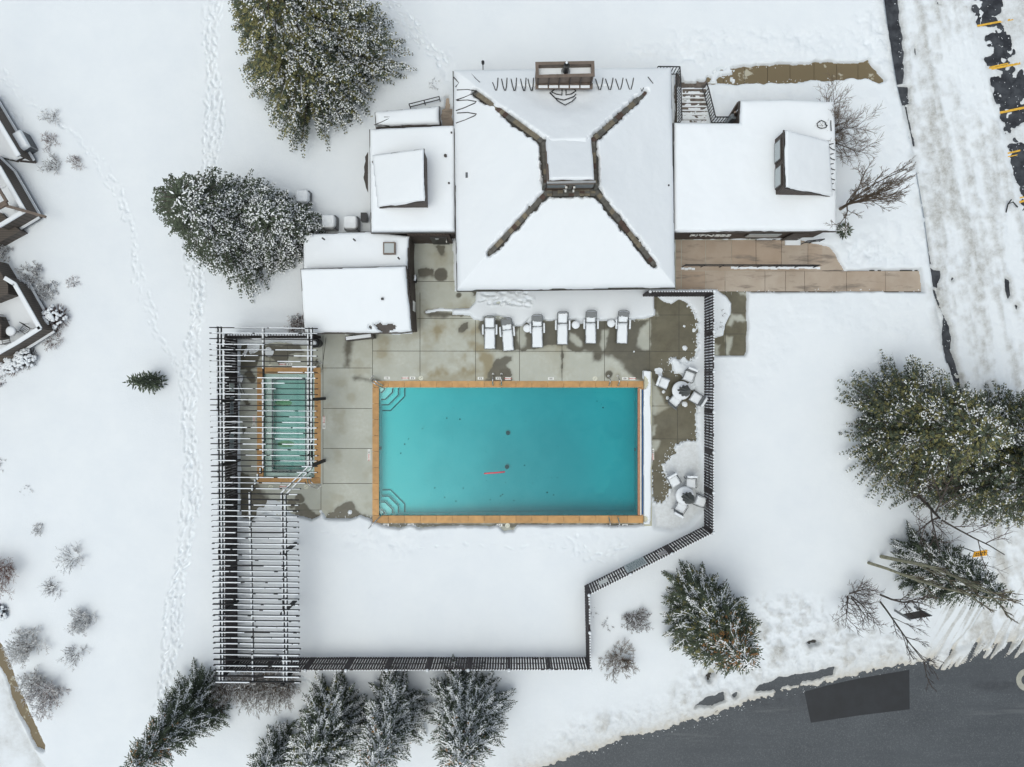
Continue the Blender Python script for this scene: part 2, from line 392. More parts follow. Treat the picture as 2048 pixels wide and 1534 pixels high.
# ================================================================ GROUND, ROADS, SNOW
def wpoly(pts, z=0.0): return PP(pts, z)
CLEAR_DECK = [(825,486),(905,486),(908,583),(953,583),(949,603),(938,615),(905,618),(905,628),(940,630),(948,640),(966,641),(968,633),(1000,633),(1014,636),(1030,652),(1045,652),(1062,637),(1100,641),(1150,640),(1200,641),(1240,640),(1262,640),(1292,636),(1310,630),(1311,592),(1330,605),(1345,608),(1360,600),(1372,603),(1385,622),(1394,640),(1396,700),(1391,712),(1380,722),(1366,726),(1352,716),(1340,712),(1343,735),(1350,748),(1376,752),(1393,775),(1394,880),(1372,882),(1352,890),(1350,905),(1325,930),(1323,945),(1342,975),(1330,1003),(1312,1008),(1305,1000),(1303,742),(1287,742),(1287,1049),(1250,1052),(1200,1050),(1035,1050),(1026,1062),(1008,1063),(996,1052),(930,1052),(840,1055),(820,1050),(800,1056),(765,1050),(745,1040),(720,1030),(700,1036),(680,1037),(652,1036),(646,1024),(641,1022),(637,1031),(622,1040),(605,1034),(580,1029),(566,1022),(560,1036),(530,1024),(500,1040),(480,1036),(478,700),(482,686),(505,690),(560,686),(620,690),(625,668),(825,668)]
CLEAR_EAST = [(1350,478),(1600,478),(1618,485),(1640,487),(1660,492),(1672,508),(1690,540),(1840,538),(1846,583),(1494,583),(1495,640),(1494,700),(1490,712),(1428,711),(1429,676),(1448,672),(1452,650),(1462,628),(1464,606),(1452,590),(1434,578),(1350,578)]
CLEAR_NE = [(1352,140),(1362,150),(1378,165),(1392,158),(1408,160),(1416,150),(1440,138),(1500,131),(1600,126),(1690,124),(1718,124),(1738,117),(1750,136),(1768,160),(1758,167),(1738,158),(1700,156),(1600,162),(1510,165),(1420,168),(1411,176),(1414,250),(1350,250)]
CLEAR_NW = [(886,190),(904,186),(906,252),(882,252)]
CLEAR_SW = [(-40,1240),(4,1288),(14,1312),(38,1378),(66,1442),(88,1490),(90,1502),(72,1494),(48,1446),(26,1400),(8,1350),(-8,1322),(-40,1290)]
ROAD_E = [(1757,-60),(1778,80),(1792,170),(1806,230),(1830,330),(1848,440),(1866,600),(1895,740),(1945,860),(1985,960),(1990,1060),(1985,1180),(1940,1255),(1890,1305),(2048,1262),(2300,1240),(2300,-200),(1757,-200)]
ROAD_S = [(1060,1545),(1160,1510),(1250,1482),(1330,1460),(1400,1442),(1452,1424),(1500,1407),(1600,1379),(1700,1352),(1800,1334),(1850,1327),(1884,1313),(1900,1300),(1925,1303),(1945,1290),(1965,1284),(2010,1290),(2048,1283),(2400,1250),(2400,1900),(1000,1900)]
ROAD_HOLES = [
 [(1765,-20),(1797,-20),(1801,18),(1806,60),(1810,100),(1812,150),(1809,166),(1793,168),(1786,140),(1782,90),(1772,40)],
 [(1793,171),(1818,172),(1820,205),(1806,210),(1799,196)],
 [(1812,296),(1820,297),(1829,330),(1831,343),(1820,342),(1814,320)],
 [(1839,412),(1849,414),(1852,432),(1844,436)],[(1846,443),(1854,446),(1852,453),(1846,451)],
 [(1861,530),(1870,540),(1884,541),(1884,555),(1877,574),(1868,572),(1866,550)],
 [(1889,628),(1898,640),(1907,672),(1905,700),(1918,735),(1924,765),(1915,775),(1907,758),(1898,728),(1887,722),(1884,690),(1886,655)],
 [(2013,555),(2020,560),(2024,590),(2019,598),(2014,580)],[(1906,551),(1910,556),(1906,561)],
 [(1812,212),(1816,212),(1832,290),(1829,290)],[(1829,345),(1833,345),(1846,408),(1841,408)],[(1849,455),(1853,455),(1866,528),(1861,528)],[(1867,580),(1872,580),(1892,632),(1887,632)],[(1916,768),(1922,766),(1950,840),(1942,842)],
 [(1830,85),(1834,88),(1835,108),(1832,110)],[(1874,0),(1880,0),(1882,8),(1876,6)],
 [(2034,610),(2038,612),(2036,622)]]
GUTTER_S = [[(1508,1385),(1520,1372),(1560,1355),(1600,1348),(1650,1340),(1672,1335),(1668,1350),(1600,1368),(1540,1385)],[(1385,1418),(1400,1402),(1450,1385),(1452,1402),(1420,1412)],[(1610,1285),(1625,1281),(1640,1285),(1620,1293)],[(1412,1352),(1422,1336),(1430,1345),(1420,1362)],[(1462,1390),(1474,1388),(1470,1398)]]
LUMP = [(1000,1560),(1150,1440),(1330,1400),(1380,1330),(1480,1230),(1520,1195),(1600,1190),(1680,1215),(1730,1255),(1850,1290),(1900,1300),(1850,1330),(1600,1379),(1400,1442),(1085,1534)]
res = 0.066
gx = np.concatenate([[-300,-180,-110,-70,-50,-40], np.arange(-35.5, 35.5, res), [40,50,70,110,180,300]])
gy = np.concatenate([[-300,-180,-110,-70,-45,-33], np.arange(-28.0, 28.0, res), [33,45,70,110,180,300]])
X, Y = np.meshgrid(gx, gy)
kk = FPX / (CAMH - 0.15); U = 1024 + X * kk; V = 767 - Y * kk
Z = 0.27 + 0.10 * (fbm(X, Y, 6.0, 3, 3) - 0.5) + 0.035 * (fbm(X, Y, 1.3, 3, 7) - 0.5)
dirt = np.zeros(X.shape); tint = np.zeros(X.shape)
nF = fbm(X, Y, 0.45, 4, 21); nM = fbm(X, Y, 1.4, 4, 31); nL = fbm(X, Y, 3.5, 4, 41)
# ploughed / disturbed zones
def zone(poly, soft):
    return sstep(-soft, soft, sd_in(U, V, poly, soft * 2))
zl = zone(LUMP, 25)
Z += zl * (0.30 * (nM - 0.5) + 0.26 * (nF - 0.5)); dirt = np.maximum(dirt, zl * np.clip(sstep(0.42, 0.70, nM) * 0.6 + sstep(.5, .7, nF) * .5, 0, .9))
for poly, a in (([(1340,60),(1780,60),(1800,180),(1700,115),(1500,122),(1420,128),(1360,130)], .22), ([(1415,172),(1750,172),(1830,240),(1850,520),(1700,535),(1690,480),(1800,380),(1700,210),(1480,198),(1430,235)], .14),
                ([(1435,590),(1860,590),(1890,690),(1600,660),(1560,740),(1500,800),(1435,790)], .09), ([(1700,40),(1760,0),(1775,100),(1740,110)], .2), ([(640,1040),(760,1055),(880,1070),(800,1120),(700,1100)], .17), ([(1230,90),(1400,80),(1400,130),(1250,128)], .18),
                ([(870,100),(905,100),(905,250),(880,250),(875,160)], .25), ([(1650,470),(1690,470),(1840,530),(1700,535)], .22), ([(1040,1060),(1250,1050),(1240,1130),(1150,1120)], .10),
                ([(1600,400),(1860,590),(1890,740),(2050,1100),(1940,1260),(1850,1330),(1700,1330),(1760,1250),(1900,1100),(1840,800)], 0.0)):
    z_ = zone(poly, 18); Z += z_ * a * ((nF - 0.5) * 1.2 + 0.5 * (nM - 0.5))
# hollows beside walls where the snow drifted
# footprints
def stamp(px, py, L, W, ang, dep):
    x, y = P(px, py, 0.15) if False else (px, py)
    i0 = np.searchsorted(gx, x - L * 1.3); i1 = np.searchsorted(gx, x + L * 1.3); j0 = np.searchsorted(gy, y - L * 1.3); j1 = np.searchsorted(gy, y + L * 1.3)
    if i1 <= i0 or j1 <= j0: return
    sx = X[j0:j1, i0:i1] - x; sy = Y[j0:j1, i0:i1] - y; c, s = math.cos(ang), math.sin(ang)
    a = (sx * c + sy * s) / L; b_ = (-sx * s + sy * c) / W; r2 = a * a + b_ * b_
    Z[j0:j1, i0:i1] += -dep * np.exp(-r2 * r2 * 2.2) + dep * 0.22 * np.exp(-((np.sqrt(r2) - 1.25) / 0.35) ** 2)
rnd = random.Random(5)
def trail(pts, lanes, width, dep, step=0.42, size=0.15):
    w = [P(u, v, 0.2) for u, v in pts]
    for ln in range(lanes):
        off = (ln - (lanes - 1) / 2) * width / max(1, lanes) ; carry = rnd.random() * step; ph = rnd.random() * 6; side = 1
        s_tot = 0
        for (a, b) in zip(w[:-1], w[1:]):
            dx, dy = b[0] - a[0], b[1] - a[1]; L = math.hypot(dx, dy); t = carry
            while t < L:
                o = off + 0.14 * math.sin((s_tot + t) * 0.8 + ph) + side * 0.06 + rnd.uniform(-.04, .04)
                side = -side
                x = a[0] + dx * t / L - dy / L * o; y = a[1] + dy * t / L + dx / L * o
                stamp(x + rnd.gauss(0, .05), y + rnd.gauss(0, .05), size * rnd.uniform(.9, 2.4), size * rnd.uniform(.45, .9), math.atan2(dy, dx) + rnd.gauss(0, .3), dep * rnd.uniform(.25, 1.3))
                t += step * rnd.uniform(.8, 1.2)
            carry = t - L; s_tot += L
trail([(424,-10),(422,60),(424,120),(428,190),(432,235),(424,290),(420,340),(400,420),(386,500),(394,560),(398,600),(386,680),(380,760),(376,840),(386,910),(386,970),(378,1040),(366,1120),(350,1200),(345,1280),(333,1350),(326,1410)], 4, 0.95, 0.10, 0.30)
trail([(-10,130),(30,175),(95,235),(150,270),(200,320),(235,385),(265,450),(275,520),(292,590),(310,660),(345,715),(372,760)], 2, 0.40, 0.06, 0.40)
trail([(755,5),(800,30),(830,68),(862,100),(892,130)], 3, 1.1, 0.13, 0.42)
trail([(235,410),(252,450)], 1, 0.3, 0.05); trail([(262,500),(272,560),(268,520)], 1, 0.2, 0.05); trail([(0,200),(60,250)], 1, .3, .04)
trail([(962,598),(985,600),(1010,594),(1035,600),(1065,592)], 3, 0.8, 0.16, 0.4)
trail([(990,606),(1060,602)], 1, 0.5, 0.14, 0.3)
trail([(640,1060),(700,1075),(760,1085),(840,1090),(1000,1092),(1130,1090)], 1, 0.3, 0.05, 0.9); trail([(1245,1085),(1205,1110),(1165,1110),(1140,1070)], 2, 0.5, 0.07, 0.4)
trail([(600,1350),(640,1380),(620,1400)], 2, .8, .10, .3)
# depth of the drift against the pergola / buildings : mound at pool house
Z += 0.18 * np.exp(-(((U - 560) / 80) ** 2 + ((V - 640) / 18) ** 2))
# driven snow on the east road
zr = zone(ROAD_E, 6)
streak = fbm(X + Y * .18, Y * 0.12, 0.55, 5, 61); streak2 = fbm(X, Y * .3, 2.4, 4, 64)
Zr = 0.012 + 0.08 * nM + 0.14 * (streak - 0.38) + 0.11 * (nF - .2) + .05 * fbm(X, Y, .18, 3, 66)
dr = np.clip(0.26 + 1.3 * (streak2 - 0.47) + 1.9 * (streak - 0.5) + 1.3 * (nF - .5), 0.02, 0.9)
park = sstep(-12, 14, sd_in(U, V, [(1935,-60),(1950,60),(1975,140),(2000,230),(2020,310),(2040,380),(2060,520),(2300,520),(2300,-60)], 40))
pk = fbm(X * 0.9, Y * 0.55, 1.5, 5, 77); pk2 = fbm(X, Y, 5.0, 2, 79)
holes_p = [[(1945,-20),(2000,-20),(2003,28),(1985,50),(1962,45),(1950,25)],[(1985,60),(2010,50),(2022,95),(2010,135),(1985,130),(1975,110),(1990,85)],[(1985,150),(2030,140),(2060,160),(2060,235),(2010,260),(1998,240),(2010,215),(1988,190)],[(2010,300),(2035,285),(2060,290),(2060,420),(2035,400),(2025,345),(2012,325)],[(2020,415),(2060,410),(2060,470),(2040,455)]]
hp = np.zeros(X.shape)
for h_ in holes_p: hp = np.maximum(hp, sstep(-10, 6, sd_in(U, V, h_, 25) + (nF - 0.5) * 34))
Zp = 0.035 + 0.10 * (pk - 0.42) + .02 * (nF - .5) - hp * 0.16 * (-0.35 + 2.7 * nF + 0.4 * (nM - .5))
Zr = Zr * (1 - park) + Zp * park
dr = dr * (1 - park) + np.clip(0.35 + (nM - .5), 0.2, 0.8) * park
for h_ in ROAD_HOLES:
    s_ = sd_in(U, V, h_, 14) + (nF - 0.5) * 8
    Zr = Zr - sstep(-3, 2.5, s_) * 0.24; dr = np.maximum(dr, sstep(-14, -1, s_) * 0.6)
Z = Z * (1 - zr) + Zr * zr; dirt = np.maximum(dirt * (1 - zr), dr * zr)
ke = np.exp(-(sd_in(U, V, ROAD_E, 60) / 14) ** 2); dirt = np.maximum(dirt, 0.5 * ke * sstep(.4, .6, nM)); Z += ke * .10 * (nF - .4) * (1 - park)
# tyre-scraped toes of the east road at the junction
sR = sd_in(U, V, ROAD_S, 120); toes = fbm(X * 0.87 - Y * 0.5, (Y * 0.87 + X * 0.5) * 0.08, 0.15, 3, 91)
toe_zone = sstep(1840, 1900, U)
sR = sR - toe_zone * 34 * (1 - sstep(.42, .58, toes)) * (V > 1200) + (fbm(X, Y, .22, 4, 99) - .5) * 16 * (1 - toe_zone) + (nF - .5) * (9 - 4 * toe_zone) + (nM - .5) * 16 * (1 - toe_zone)
dirt = np.maximum(dirt, toe_zone * sstep(1120, 1220, V) * (V < 1340) * sstep(.42, .62, toes) * .75)
s_e = np.exp(-np.clip(-sR, 0, None) / 36.0)
dirt = np.maximum(dirt, np.clip(0.85 * s_e, 0, 1) * (sR < 2)); tint = np.clip(np.exp(-np.clip(-sR, 0, None) / 24.0) * (U < 2100), 0, 1) * 0.9
tint = np.maximum(tint, 0.20 * zr * sstep(600, 1200, V))
Z = np.where(sR > -30, Z * np.clip((-sR) / 30, 0.12, 1) + 0.02 * (nF - .3), Z)
cut = sstep(-2.5, 1.5, sR); Z = Z * (1 - cut) - 0.12 * cut
for h_ in GUTTER_S:
    s_ = sd_in(U, V, h_, 20) + (nF - 0.5) * 14; c_ = sstep(-4, 2, s_); Z = Z * (1 - c_) - 0.12 * c_; dirt = np.maximum(dirt, .6 * sstep(-20, -2, s_))
# left bottom path: slush beyond it
zb = zone([(-200,1300),(-8,1300),(30,1420),(70,1500),(110,1560),(-200,1600)], 6); Z = Z * (1 - zb) + (0.05 + .04 * nM) * zb; dirt = np.maximum(dirt, zb * np.clip(.2 + 1.2 * (nM - .4), 0, .6))
# thin slush round the lower patio set
zs = zone([(1303,1010),(1330,1005),(1345,975),(1325,935),(1352,900),(1372,885),(1396,885),(1404,940),(1404,1020),(1375,1052),(1345,1062),(1310,1056)], 7)
Z = Z * (1 - zs) + (0.025 + 0.03 * nM) * zs; dirt = np.maximum(dirt, zs * 0.42)
# clearings
def clear(poly, edge, nz, amp2=0.0, bottom=-0.09):
    global Z, dirt
    s_ = sd_in(U, V, poly, 40) + (nF - 0.5) * nz + (nM - 0.5) * nz
    if isinstance(amp2, np.ndarray): s_ = s_ + amp2
    d = np.clip(-s_ / edge, 0, 1); prof = np.sqrt(np.clip(1 - (1 - d) ** 2, 0, 1))
    Z = np.where(s_ > -edge, bottom + (Z - bottom) * prof, Z)
speck = (_hash(np.floor(X / 0.10), np.floor(Y / 0.10), 3) - .5)
sp_zone = ((U > 1372) & (U < 1402) & (V > 590) & (V < 900)) | ((U > 1320) & (U < 1400) & (V > 700) & (V < 760)) | ((U > 1300) & (U < 1370) & (V > 880) & (V < 1010))
clear(CLEAR_DECK, 5.5, 4.5, np.where(sp_zone, speck * 8, 0))
clear(CLEAR_EAST, 5.0, 4.0); 
clear(CLEAR_NE, 5.0, 9.0, -np.where(((U < 1470) & (V < 165)), sstep(.40, .56, nF) * 16, 0) - np.where((U > 1352) & (U < 1412) & (V > 178), sstep(.42, .6, nF) * 70, 0) * 0)
clear(CLEAR_NW, 4.0, 10.0, -np.where(V < 215, 12 * nF, 0)); clear(CLEAR_SW, 4.0, 6.0)
# small leftovers of snow on the deck
for (u0, v0, r_, hh) in [(880,620.5,0,0),(1160,637,10,.18),(1062,640,9,.15),(700,1025,5,.1),(1316,742,8,.05),(1368,735,17,.09),(1371,808,6,.06),(1302,600,5,.2),(1322,751,5,.12),(1328,784,4,.06),(1336,796,5,.08),(640,1024,4,.15),(536,705,9,.05),(505,693,12,.08),(520,1026,10,.08),(545,1018,18,.12),(1385,770,10,.1),(1340,1006,10,.05),(1370,652,3,.05),(1371,696,5,.08),(1389,660,4,.06),(1269,703,3,.04),(1391,735,10,.1), (1318,742,9,.04), (1396,840,5,.05), (1394,700,4,.05)]:
    if r_ == 0: continue
    d2 = ((U - u0) ** 2 + (V - v0) ** 2) / r_ ** 2 + (nF - .5) * 2.0
    Z = np.maximum(Z, np.where(d2 < 1.2, hh * (1.1 - d2) - .01, -1))
tong = sd_in(U, V, [(850,622),(880,616),(905,618),(945,617),(960,612),(960,628),(940,624),(905,622),(875,621),(852,625)], 20) + (nF - .5) * 3
Z = np.maximum(Z, np.where(tong > -1.5, 0.11 * np.clip((tong + 1.5) / 3, 0, 1) - .01, -1))
# snow edge strip of house walk (bench snow at NE stairs handled as parts)
# pool & spa openings
for (a, b_, c_, d_) in ((744, 1288, 761, 1047), (513, 643, 733, 969)):
    m_ = (U > a) & (U < b_) & (V > c_) & (V < d_); Z = np.where(m_, -0.2, Z)
fm = (Z < -0.035); keep = ~(fm[:-1, :-1] & fm[1:, :-1] & fm[:-1, 1:] & fm[1:, 1:])
o = grid_obj('snow_ground', X, Y, Z, keep, 'snow_ground', {'dirt': dirt, 'tint': tint}); tag(o, kind='structure')

# base ground sheet with an opening under the pool deck
DX0, DY1 = P(418, 462); DX1, DY0 = P(1510, 1345)
g = MB(); B = 320
for (x0, x1, y0, y1) in ((-B, DX0, -B, B), (DX1, B, -B, B), (DX0, DX1, -B, DY0), (DX0, DX1, DY1, B)):
    g.add([(x0, y0, -0.14), (x1, y0, -0.14), (x1, y1, -0.14), (x0, y1, -0.14)], [(0, 1, 2, 3)], 'soil')
tag(g.build('ground'), kind='structure')

# pool deck
res = 0.055
dx = np.arange(DX0, DX1 + res, res); dy = np.arange(DY0, DY1 + res, res); X, Y = np.meshgrid(dx, dy)
k0 = FPX / CAMH; U = 1024 + X * k0; V = 767 - Y * k0
nF = fbm(X, Y, 0.35, 4, 121); nM = fbm(X, Y, 1.2, 4, 131)
WET = [[(962,640),(1300,640),(1300,585),(1400,585),(1410,745),(1410,890),(1350,1010),(1305,1012),(1303,800),(1292,766),(1272,760),(1262,750),(1248,738),(1238,722),(1222,714),(1208,712),(1198,722),(1188,722),(1184,704),(1145,702),(1100,688),(1050,702),(1010,703),(985,697),(972,685),(962,668),(958,655)],
 [(975,757),(975,745),(984,730),(992,718),(1008,712),(1024,713),(1025,722),(1012,732),(1022,738),(1021,752),(1008,758)],
 [(1122,690),(1126,690),(1127,712),(1126,740),(1124,758),(1122,740),(1123,712)],[(690,676),(703,676),(703,700),(700,718),(698,733),(690,733),(688,704),(692,688)],
 [(866,490),(892,490),(888,512),(881,514),(876,508),(872,498)],[(834,537),(850,536),(866,540),(868,552),(850,557),(838,554)],
 [(848,624),(860,634),(885,636),(908,632),(945,634),(940,628),(908,625),(870,620)],[(914,658),(926,645),(938,642),(936,655),(928,664),(918,663)],
 [(480,690),(600,690),(610,706),(575,708),(578,722),(560,730),(548,722),(540,714),(520,712),(512,730),(500,738),(480,738)],
 [(480,1040),(480,940),(500,950),(520,972),(540,1000),(560,1010),(545,1040)],[(590,1040),(590,1010),(610,1008),(625,1022),(640,1032),(620,1045)],
 [(652,1040),(656,1026),(675,1016),(690,1004),(705,1002),(710,1015),(725,1028),(745,1034),(745,1042)],[(740,762),(710,759),(705,755),(720,752),(740,757)],[(740,762),(745,757),(752,756),(764,762)],
 [(625,742),(628,725),(632,712),(640,722),(645,745)],[(567,755),(562,748),(575,744),(580,752)],[(490,748),(500,742),(512,750),(508,768),(494,760)],[(487,800),(497,796),(500,808),(490,812)],
 [(1022,762),(970,762),(972,757),(1022,757)],[(593,713),(603,705),(610,712),(600,718)], [(745,1054),(1290,1054),(1290,1046),(745,1046)], [(483,860),(487,850),(492,862),(487,870)], [(960,592),(948,590),(945,583),(975,583)], [(1440,560),(1520,560),(1520,720),(1425,720),(1425,640)]]
CIRC = [(882, 549, 14), (1217, 750, 8), (1008, 748, 12), (918, 590, 5), (1196, 712, 8), (590, 752, 5), (505, 760, 8), (600, 997, 9), (583, 1008, 9)]
DRY = [[(1036,658),(1046,650),(1052,655),(1050,690),(1042,696),(1034,680)],[(1138,664),(1150,668),(1162,682),(1163,692),(1150,690),(1138,678)],[(1205,660),(1216,660),(1212,690),(1206,702),(1202,690)],[(1110,690),(1134,690),(1136,702),(1108,702)],
 [(1272,690),(1280,660),(1300,640),(1300,700),(1290,702)],[(1300,622),(1312,618),(1316,630),(1300,632)],[(1304,760),(1312,770),(1320,790),(1330,808),(1345,812),(1340,816),(1308,830),(1304,830)],[(1304,850),(1312,852),(1310,870),(1304,872)],[(1304,880),(1318,882),(1312,900),(1304,905)],[(1240,640),(1236,655),(1244,668),(1250,650)],[(1452,674),(1466,674),(1462,690),(1458,712),(1452,712)],[(1428,690),(1440,690),(1436,712),(1428,712)],[(1462,628),(1480,630),(1492,640),(1485,645),(1468,640),(1462,655),(1455,650)],[(1475,584),(1494,584),(1494,592),(1480,590)]]
wet = np.zeros(X.shape)
nX = fbm(X, Y, .12, 3, 141)
for w_ in WET:
    s_ = sd_in(U, V, w_, 16) + (nF - .5) * 9 + (nM - .5) * 5; sf = 1.0 + 5 * sstep(.45, .65, fbm(X, Y, 2.5, 2, 144))
    wet = np.maximum(wet, np.maximum(sstep(-1.0, 1.0, s_ / sf) * (.97 + .12 * (nM - .5)), .26 * sstep(-6, 1, s_ + (nX - .5) * 3)))
for (a, b_, r_) in CIRC: wet = np.maximum(wet, sstep(-1.5, 1.5, r_ - np.hypot(U - a, V - b_) + (nF - .5) * 6))
for w_ in DRY: wet = np.minimum(wet, 1 - 0.85 * sstep(-4, 3, sd_in(U, V, w_, 12) + (nF - .5) * 8))
stain = np.clip(sstep(.44, .68, fbm(X, Y, 2.2, 5, 151)) * np.exp(-(((U - 930) / 130) ** 2 + ((V - 700) / 60) ** 2)) * 1.6 + .30 * sstep(.5, .75, fbm(X, Y, .9, 5, 171)) * sstep(.45, .6, fbm(X, Y, 5, 3, 172)) + 0.35 * sstep(.52, .72, fbm(X, Y, 1.6, 5, 161)) * sstep(745, 760, U + (V < 660) * 100), 0, .85)
brown = sstep(1285, 1310, U)
inn = lambda a, b_, c_, d_: (U > a) & (U < b_) & (V > c_) & (V < d_)
ph = inn(748, 1284, 765, 1043) | inn(517, 639, 737, 965)
keep = ~(ph[:-1, :-1] & ph[1:, :-1] & ph[:-1, 1:] & ph[1:, 1:])
o = grid_obj('pool_deck', X, Y, np.zeros(X.shape), keep, 'deck_concrete', {'wet': wet, 'stain': stain, 'brown': brown}); tag(o, kind='structure')
j = MB()
def jl(u0, v0, u1, v1, w=0.03): 
    a = P(u0, v0); b_ = P(u1, v1); j.bar((a[0], a[1], 0.002), (b_[0], b_[1], 0.002), w, 0.006, 'joint')
for a in [(840,585,840,762),(951,640,951,762),(1039,640,1039,762),(1124,690,1124,762),(1209,640,1209,762),(1299,596,1299,742),(1358,600,1358,744),(745,672,745,762),(646,672,646,969),(652,675,644,740),
          (745,702,1396,703),(835,637,965,637),(833,563,910,563),(646,736,744,736),(646,817,744,817),(646,897,744,897),(646,967,744,967),(642,969,642,1035),(1299,630,1396,630),(1304,743,1396,744),(1304,812,1352,812),(1304,877,1396,879),(1304,943,1350,943),(1304,996,1342,996),(1355,812,1355,1050),(478,736,514,736),(540,690,540,733),(575,690,575,733),(478,838,514,838),(478,950,514,950),(1310,1048,1370,1048),(1451,584,1451,713),(1428,668,1496,668),(1428,626,1496,626),(478,1020,642,1020),(1312,640,1312,596)]:
    jl(*a)
tag(j.build('deck_joint'), kind='structure')

# asphalt roads
RE = wpoly([(1752,-220),(1776,80),(1792,180),(1830,330),(1848,440),(1866,600),(1890,740),(1940,860),(1970,960),(1960,1200),(1840,1290),(1600,1330),(1450,1370),(1330,1430),(1040,1535),(700,1640),(700,2000),(3200,2000),(3200,-220)])
xs = np.arange(P(700, 0)[0], P(3000, 0)[0], 0.25); ys = np.arange(P(0, 1990)[1], P(0, -210)[1], 0.25); X, Y = np.meshgrid(xs, ys)
d, _, _ = sdf(X, Y, RE); U = 1024 + X * k0; V = 767 - Y * k0
wet = 1 - sstep(1150, 1250, V); wet = np.maximum(wet, 0.55 * sstep(.5, .8, fbm(X, Y * 3, 3, 3, 5)) * (V > 1250) * np.exp(-np.abs(V - 1400 + (U - 1500) * .06) / 30))
ok = d > -0.2; keep = ok[:-1, :-1] & ok[1:, :-1] & ok[:-1, 1:] & ok[1:, 1:]
o = grid_obj('road', X, Y, np.full(X.shape, -0.03), keep, 'asphalt', {'wet': wet}); tag(o, kind='structure')
m_ = MB(); m_.prism(wpoly([(1609,1384),(1660,1370),(1720,1357),(1760,1350),(1819,1340),(1820,1419),(1720,1431),(1622,1446)]), -0.029, -0.022, 'patch_asphalt'); tag(m_.build('road_patch'), kind='structure')
# painted marks
m_ = MB()
c = P(2056, 1360); n = 28
m_.ring([(c[0] + 0.72 * math.cos(t * 2 * math.pi / n), c[1] + 0.72 * math.sin(t * 2 * math.pi / n)) for t in range(n)], [(c[0] + 0.40 * math.cos(t * 2 * math.pi / n), c[1] + 0.36 * math.sin(t * 2 * math.pi / n)) for t in range(n)], -0.029, -0.024, 'grey_paint')
tag(m_.build('road_marking'), kind='structure')
m_ = MB()
for (a, b_, c_, d_, w) in [(1950,53,2030,38,.12),(1972,140,2040,127,.14),(1978,135,2016,127,.08),(1984,229,2060,213,.14),(2010,308,2040,301,.1),(2014,314,2034,310,.06),(2036,405,2060,399,.12),(2030,398,2060,391,.07)]:
    p = P(a, b_); q = P(c_, d_); m_.bar((p[0], p[1], 0.026), (q[0], q[1], 0.026), w, 0.012, 'yellow_paint')
tag(m_.build('parking_line'), kind='structure')
# kerb along the east road
m_ = MB(); kp = [P(u, v) for u, v in [(1756,-60),(1774,80),(1789,170),(1803,230),(1826,330),(1845,440),(1862,600),(1878,690),(1892,740),(1930,850),(1965,950)]]
for a, b_ in zip(kp[:-1], kp[1:]): m_.bar((a[0], a[1], 0.0), (b_[0], b_[1], 0.0), 0.16, 0.24, 'sign_grey')
tag(m_.build('kerb'), kind='structure')

# brown walks east of the hall
m_ = MB()
def slabs(xs_, y0, y1, mat='walk_concrete', z=0.02, y0b=None, y1b=None):
    for a, b_ in zip(xs_[:-1], xs_[1:]):
        q = PP([(a + .35, y1 - .3), (b_ - .35, y1 - .3), (b_ - .35, y0 + .3), (a + .35, y0 + .3)], z); m_.prism(q, -0.05, z, mat)
slabs([1363,1411,1463,1512,1563,1616,1645], 480, 531); slabs([1363,1411,1450,1530,1571,1609,1693,1771,1842], 542, 583)
m_.prism(PP([(1644.5,531),(1644.5,482),(1666,490),(1695,541),(1620,541)], .02), -.05, .02, 'walk_concrete')
m_.prism(PP([(1352,583),(1362,583),(1362,480),(1352,480)], .02), -.05, .02, 'walk_concrete')
m_.prism(PP([(1362,541.7),(1644,541.7),(1644,531.5),(1362,531.5)], .01), -.05, .012, 'walk_concrete')
tag(m_.build('walkway'), kind='structure')
m_ = MB()
for (a_, b_, c_, d_) in [(1362, 535, 1390, 540), (1462, 534, 1640, 537.5)]:
    q0 = P3(a_, (b_ + d_) / 2, .03); q1 = P3(c_, (b_ + d_) / 2, .03); n = int((c_ - a_) / 6)
    for i in range(n):
        t = (i + .5) / n; m_.box((q0[0] + (q1[0] - q0[0]) * t, q0[1] + random.Random(i).uniform(-.02, .02), .03), (.2, .10 + .07 * random.Random(i + 9).random(), .04 + .03 * random.Random(i + 5).random()), 'snow')
tag(m_.build('walk_snow'), kind='stuff')
m_ = MB(); m_.prism(PP([(1340,135),(1411,135),(1425,250),(1345,250)], 0), -.12, .02, 'stone_step'); tag(m_.build('stair_landing'), kind='structure')
m_ = MB(); slabs([1355,1400,1447,1489,1535,1580,1628,1673,1716,1772], 112, 170, 'wet_walk', .01); tag(m_.build('path'), kind='structure')
m_ = MB(); slabs([860,906], 175, 252, 'walk_concrete', .01); tag(m_.build('back_path'), kind='structure')
m_ = MB(); m_.prism(PP([(-60,1230),(10,1285),(110,1510),(130,1560),(60,1560),(-60,1350)]), -.05, .01, 'wet_walk'); tag(m_.build('footpath'), kind='structure')

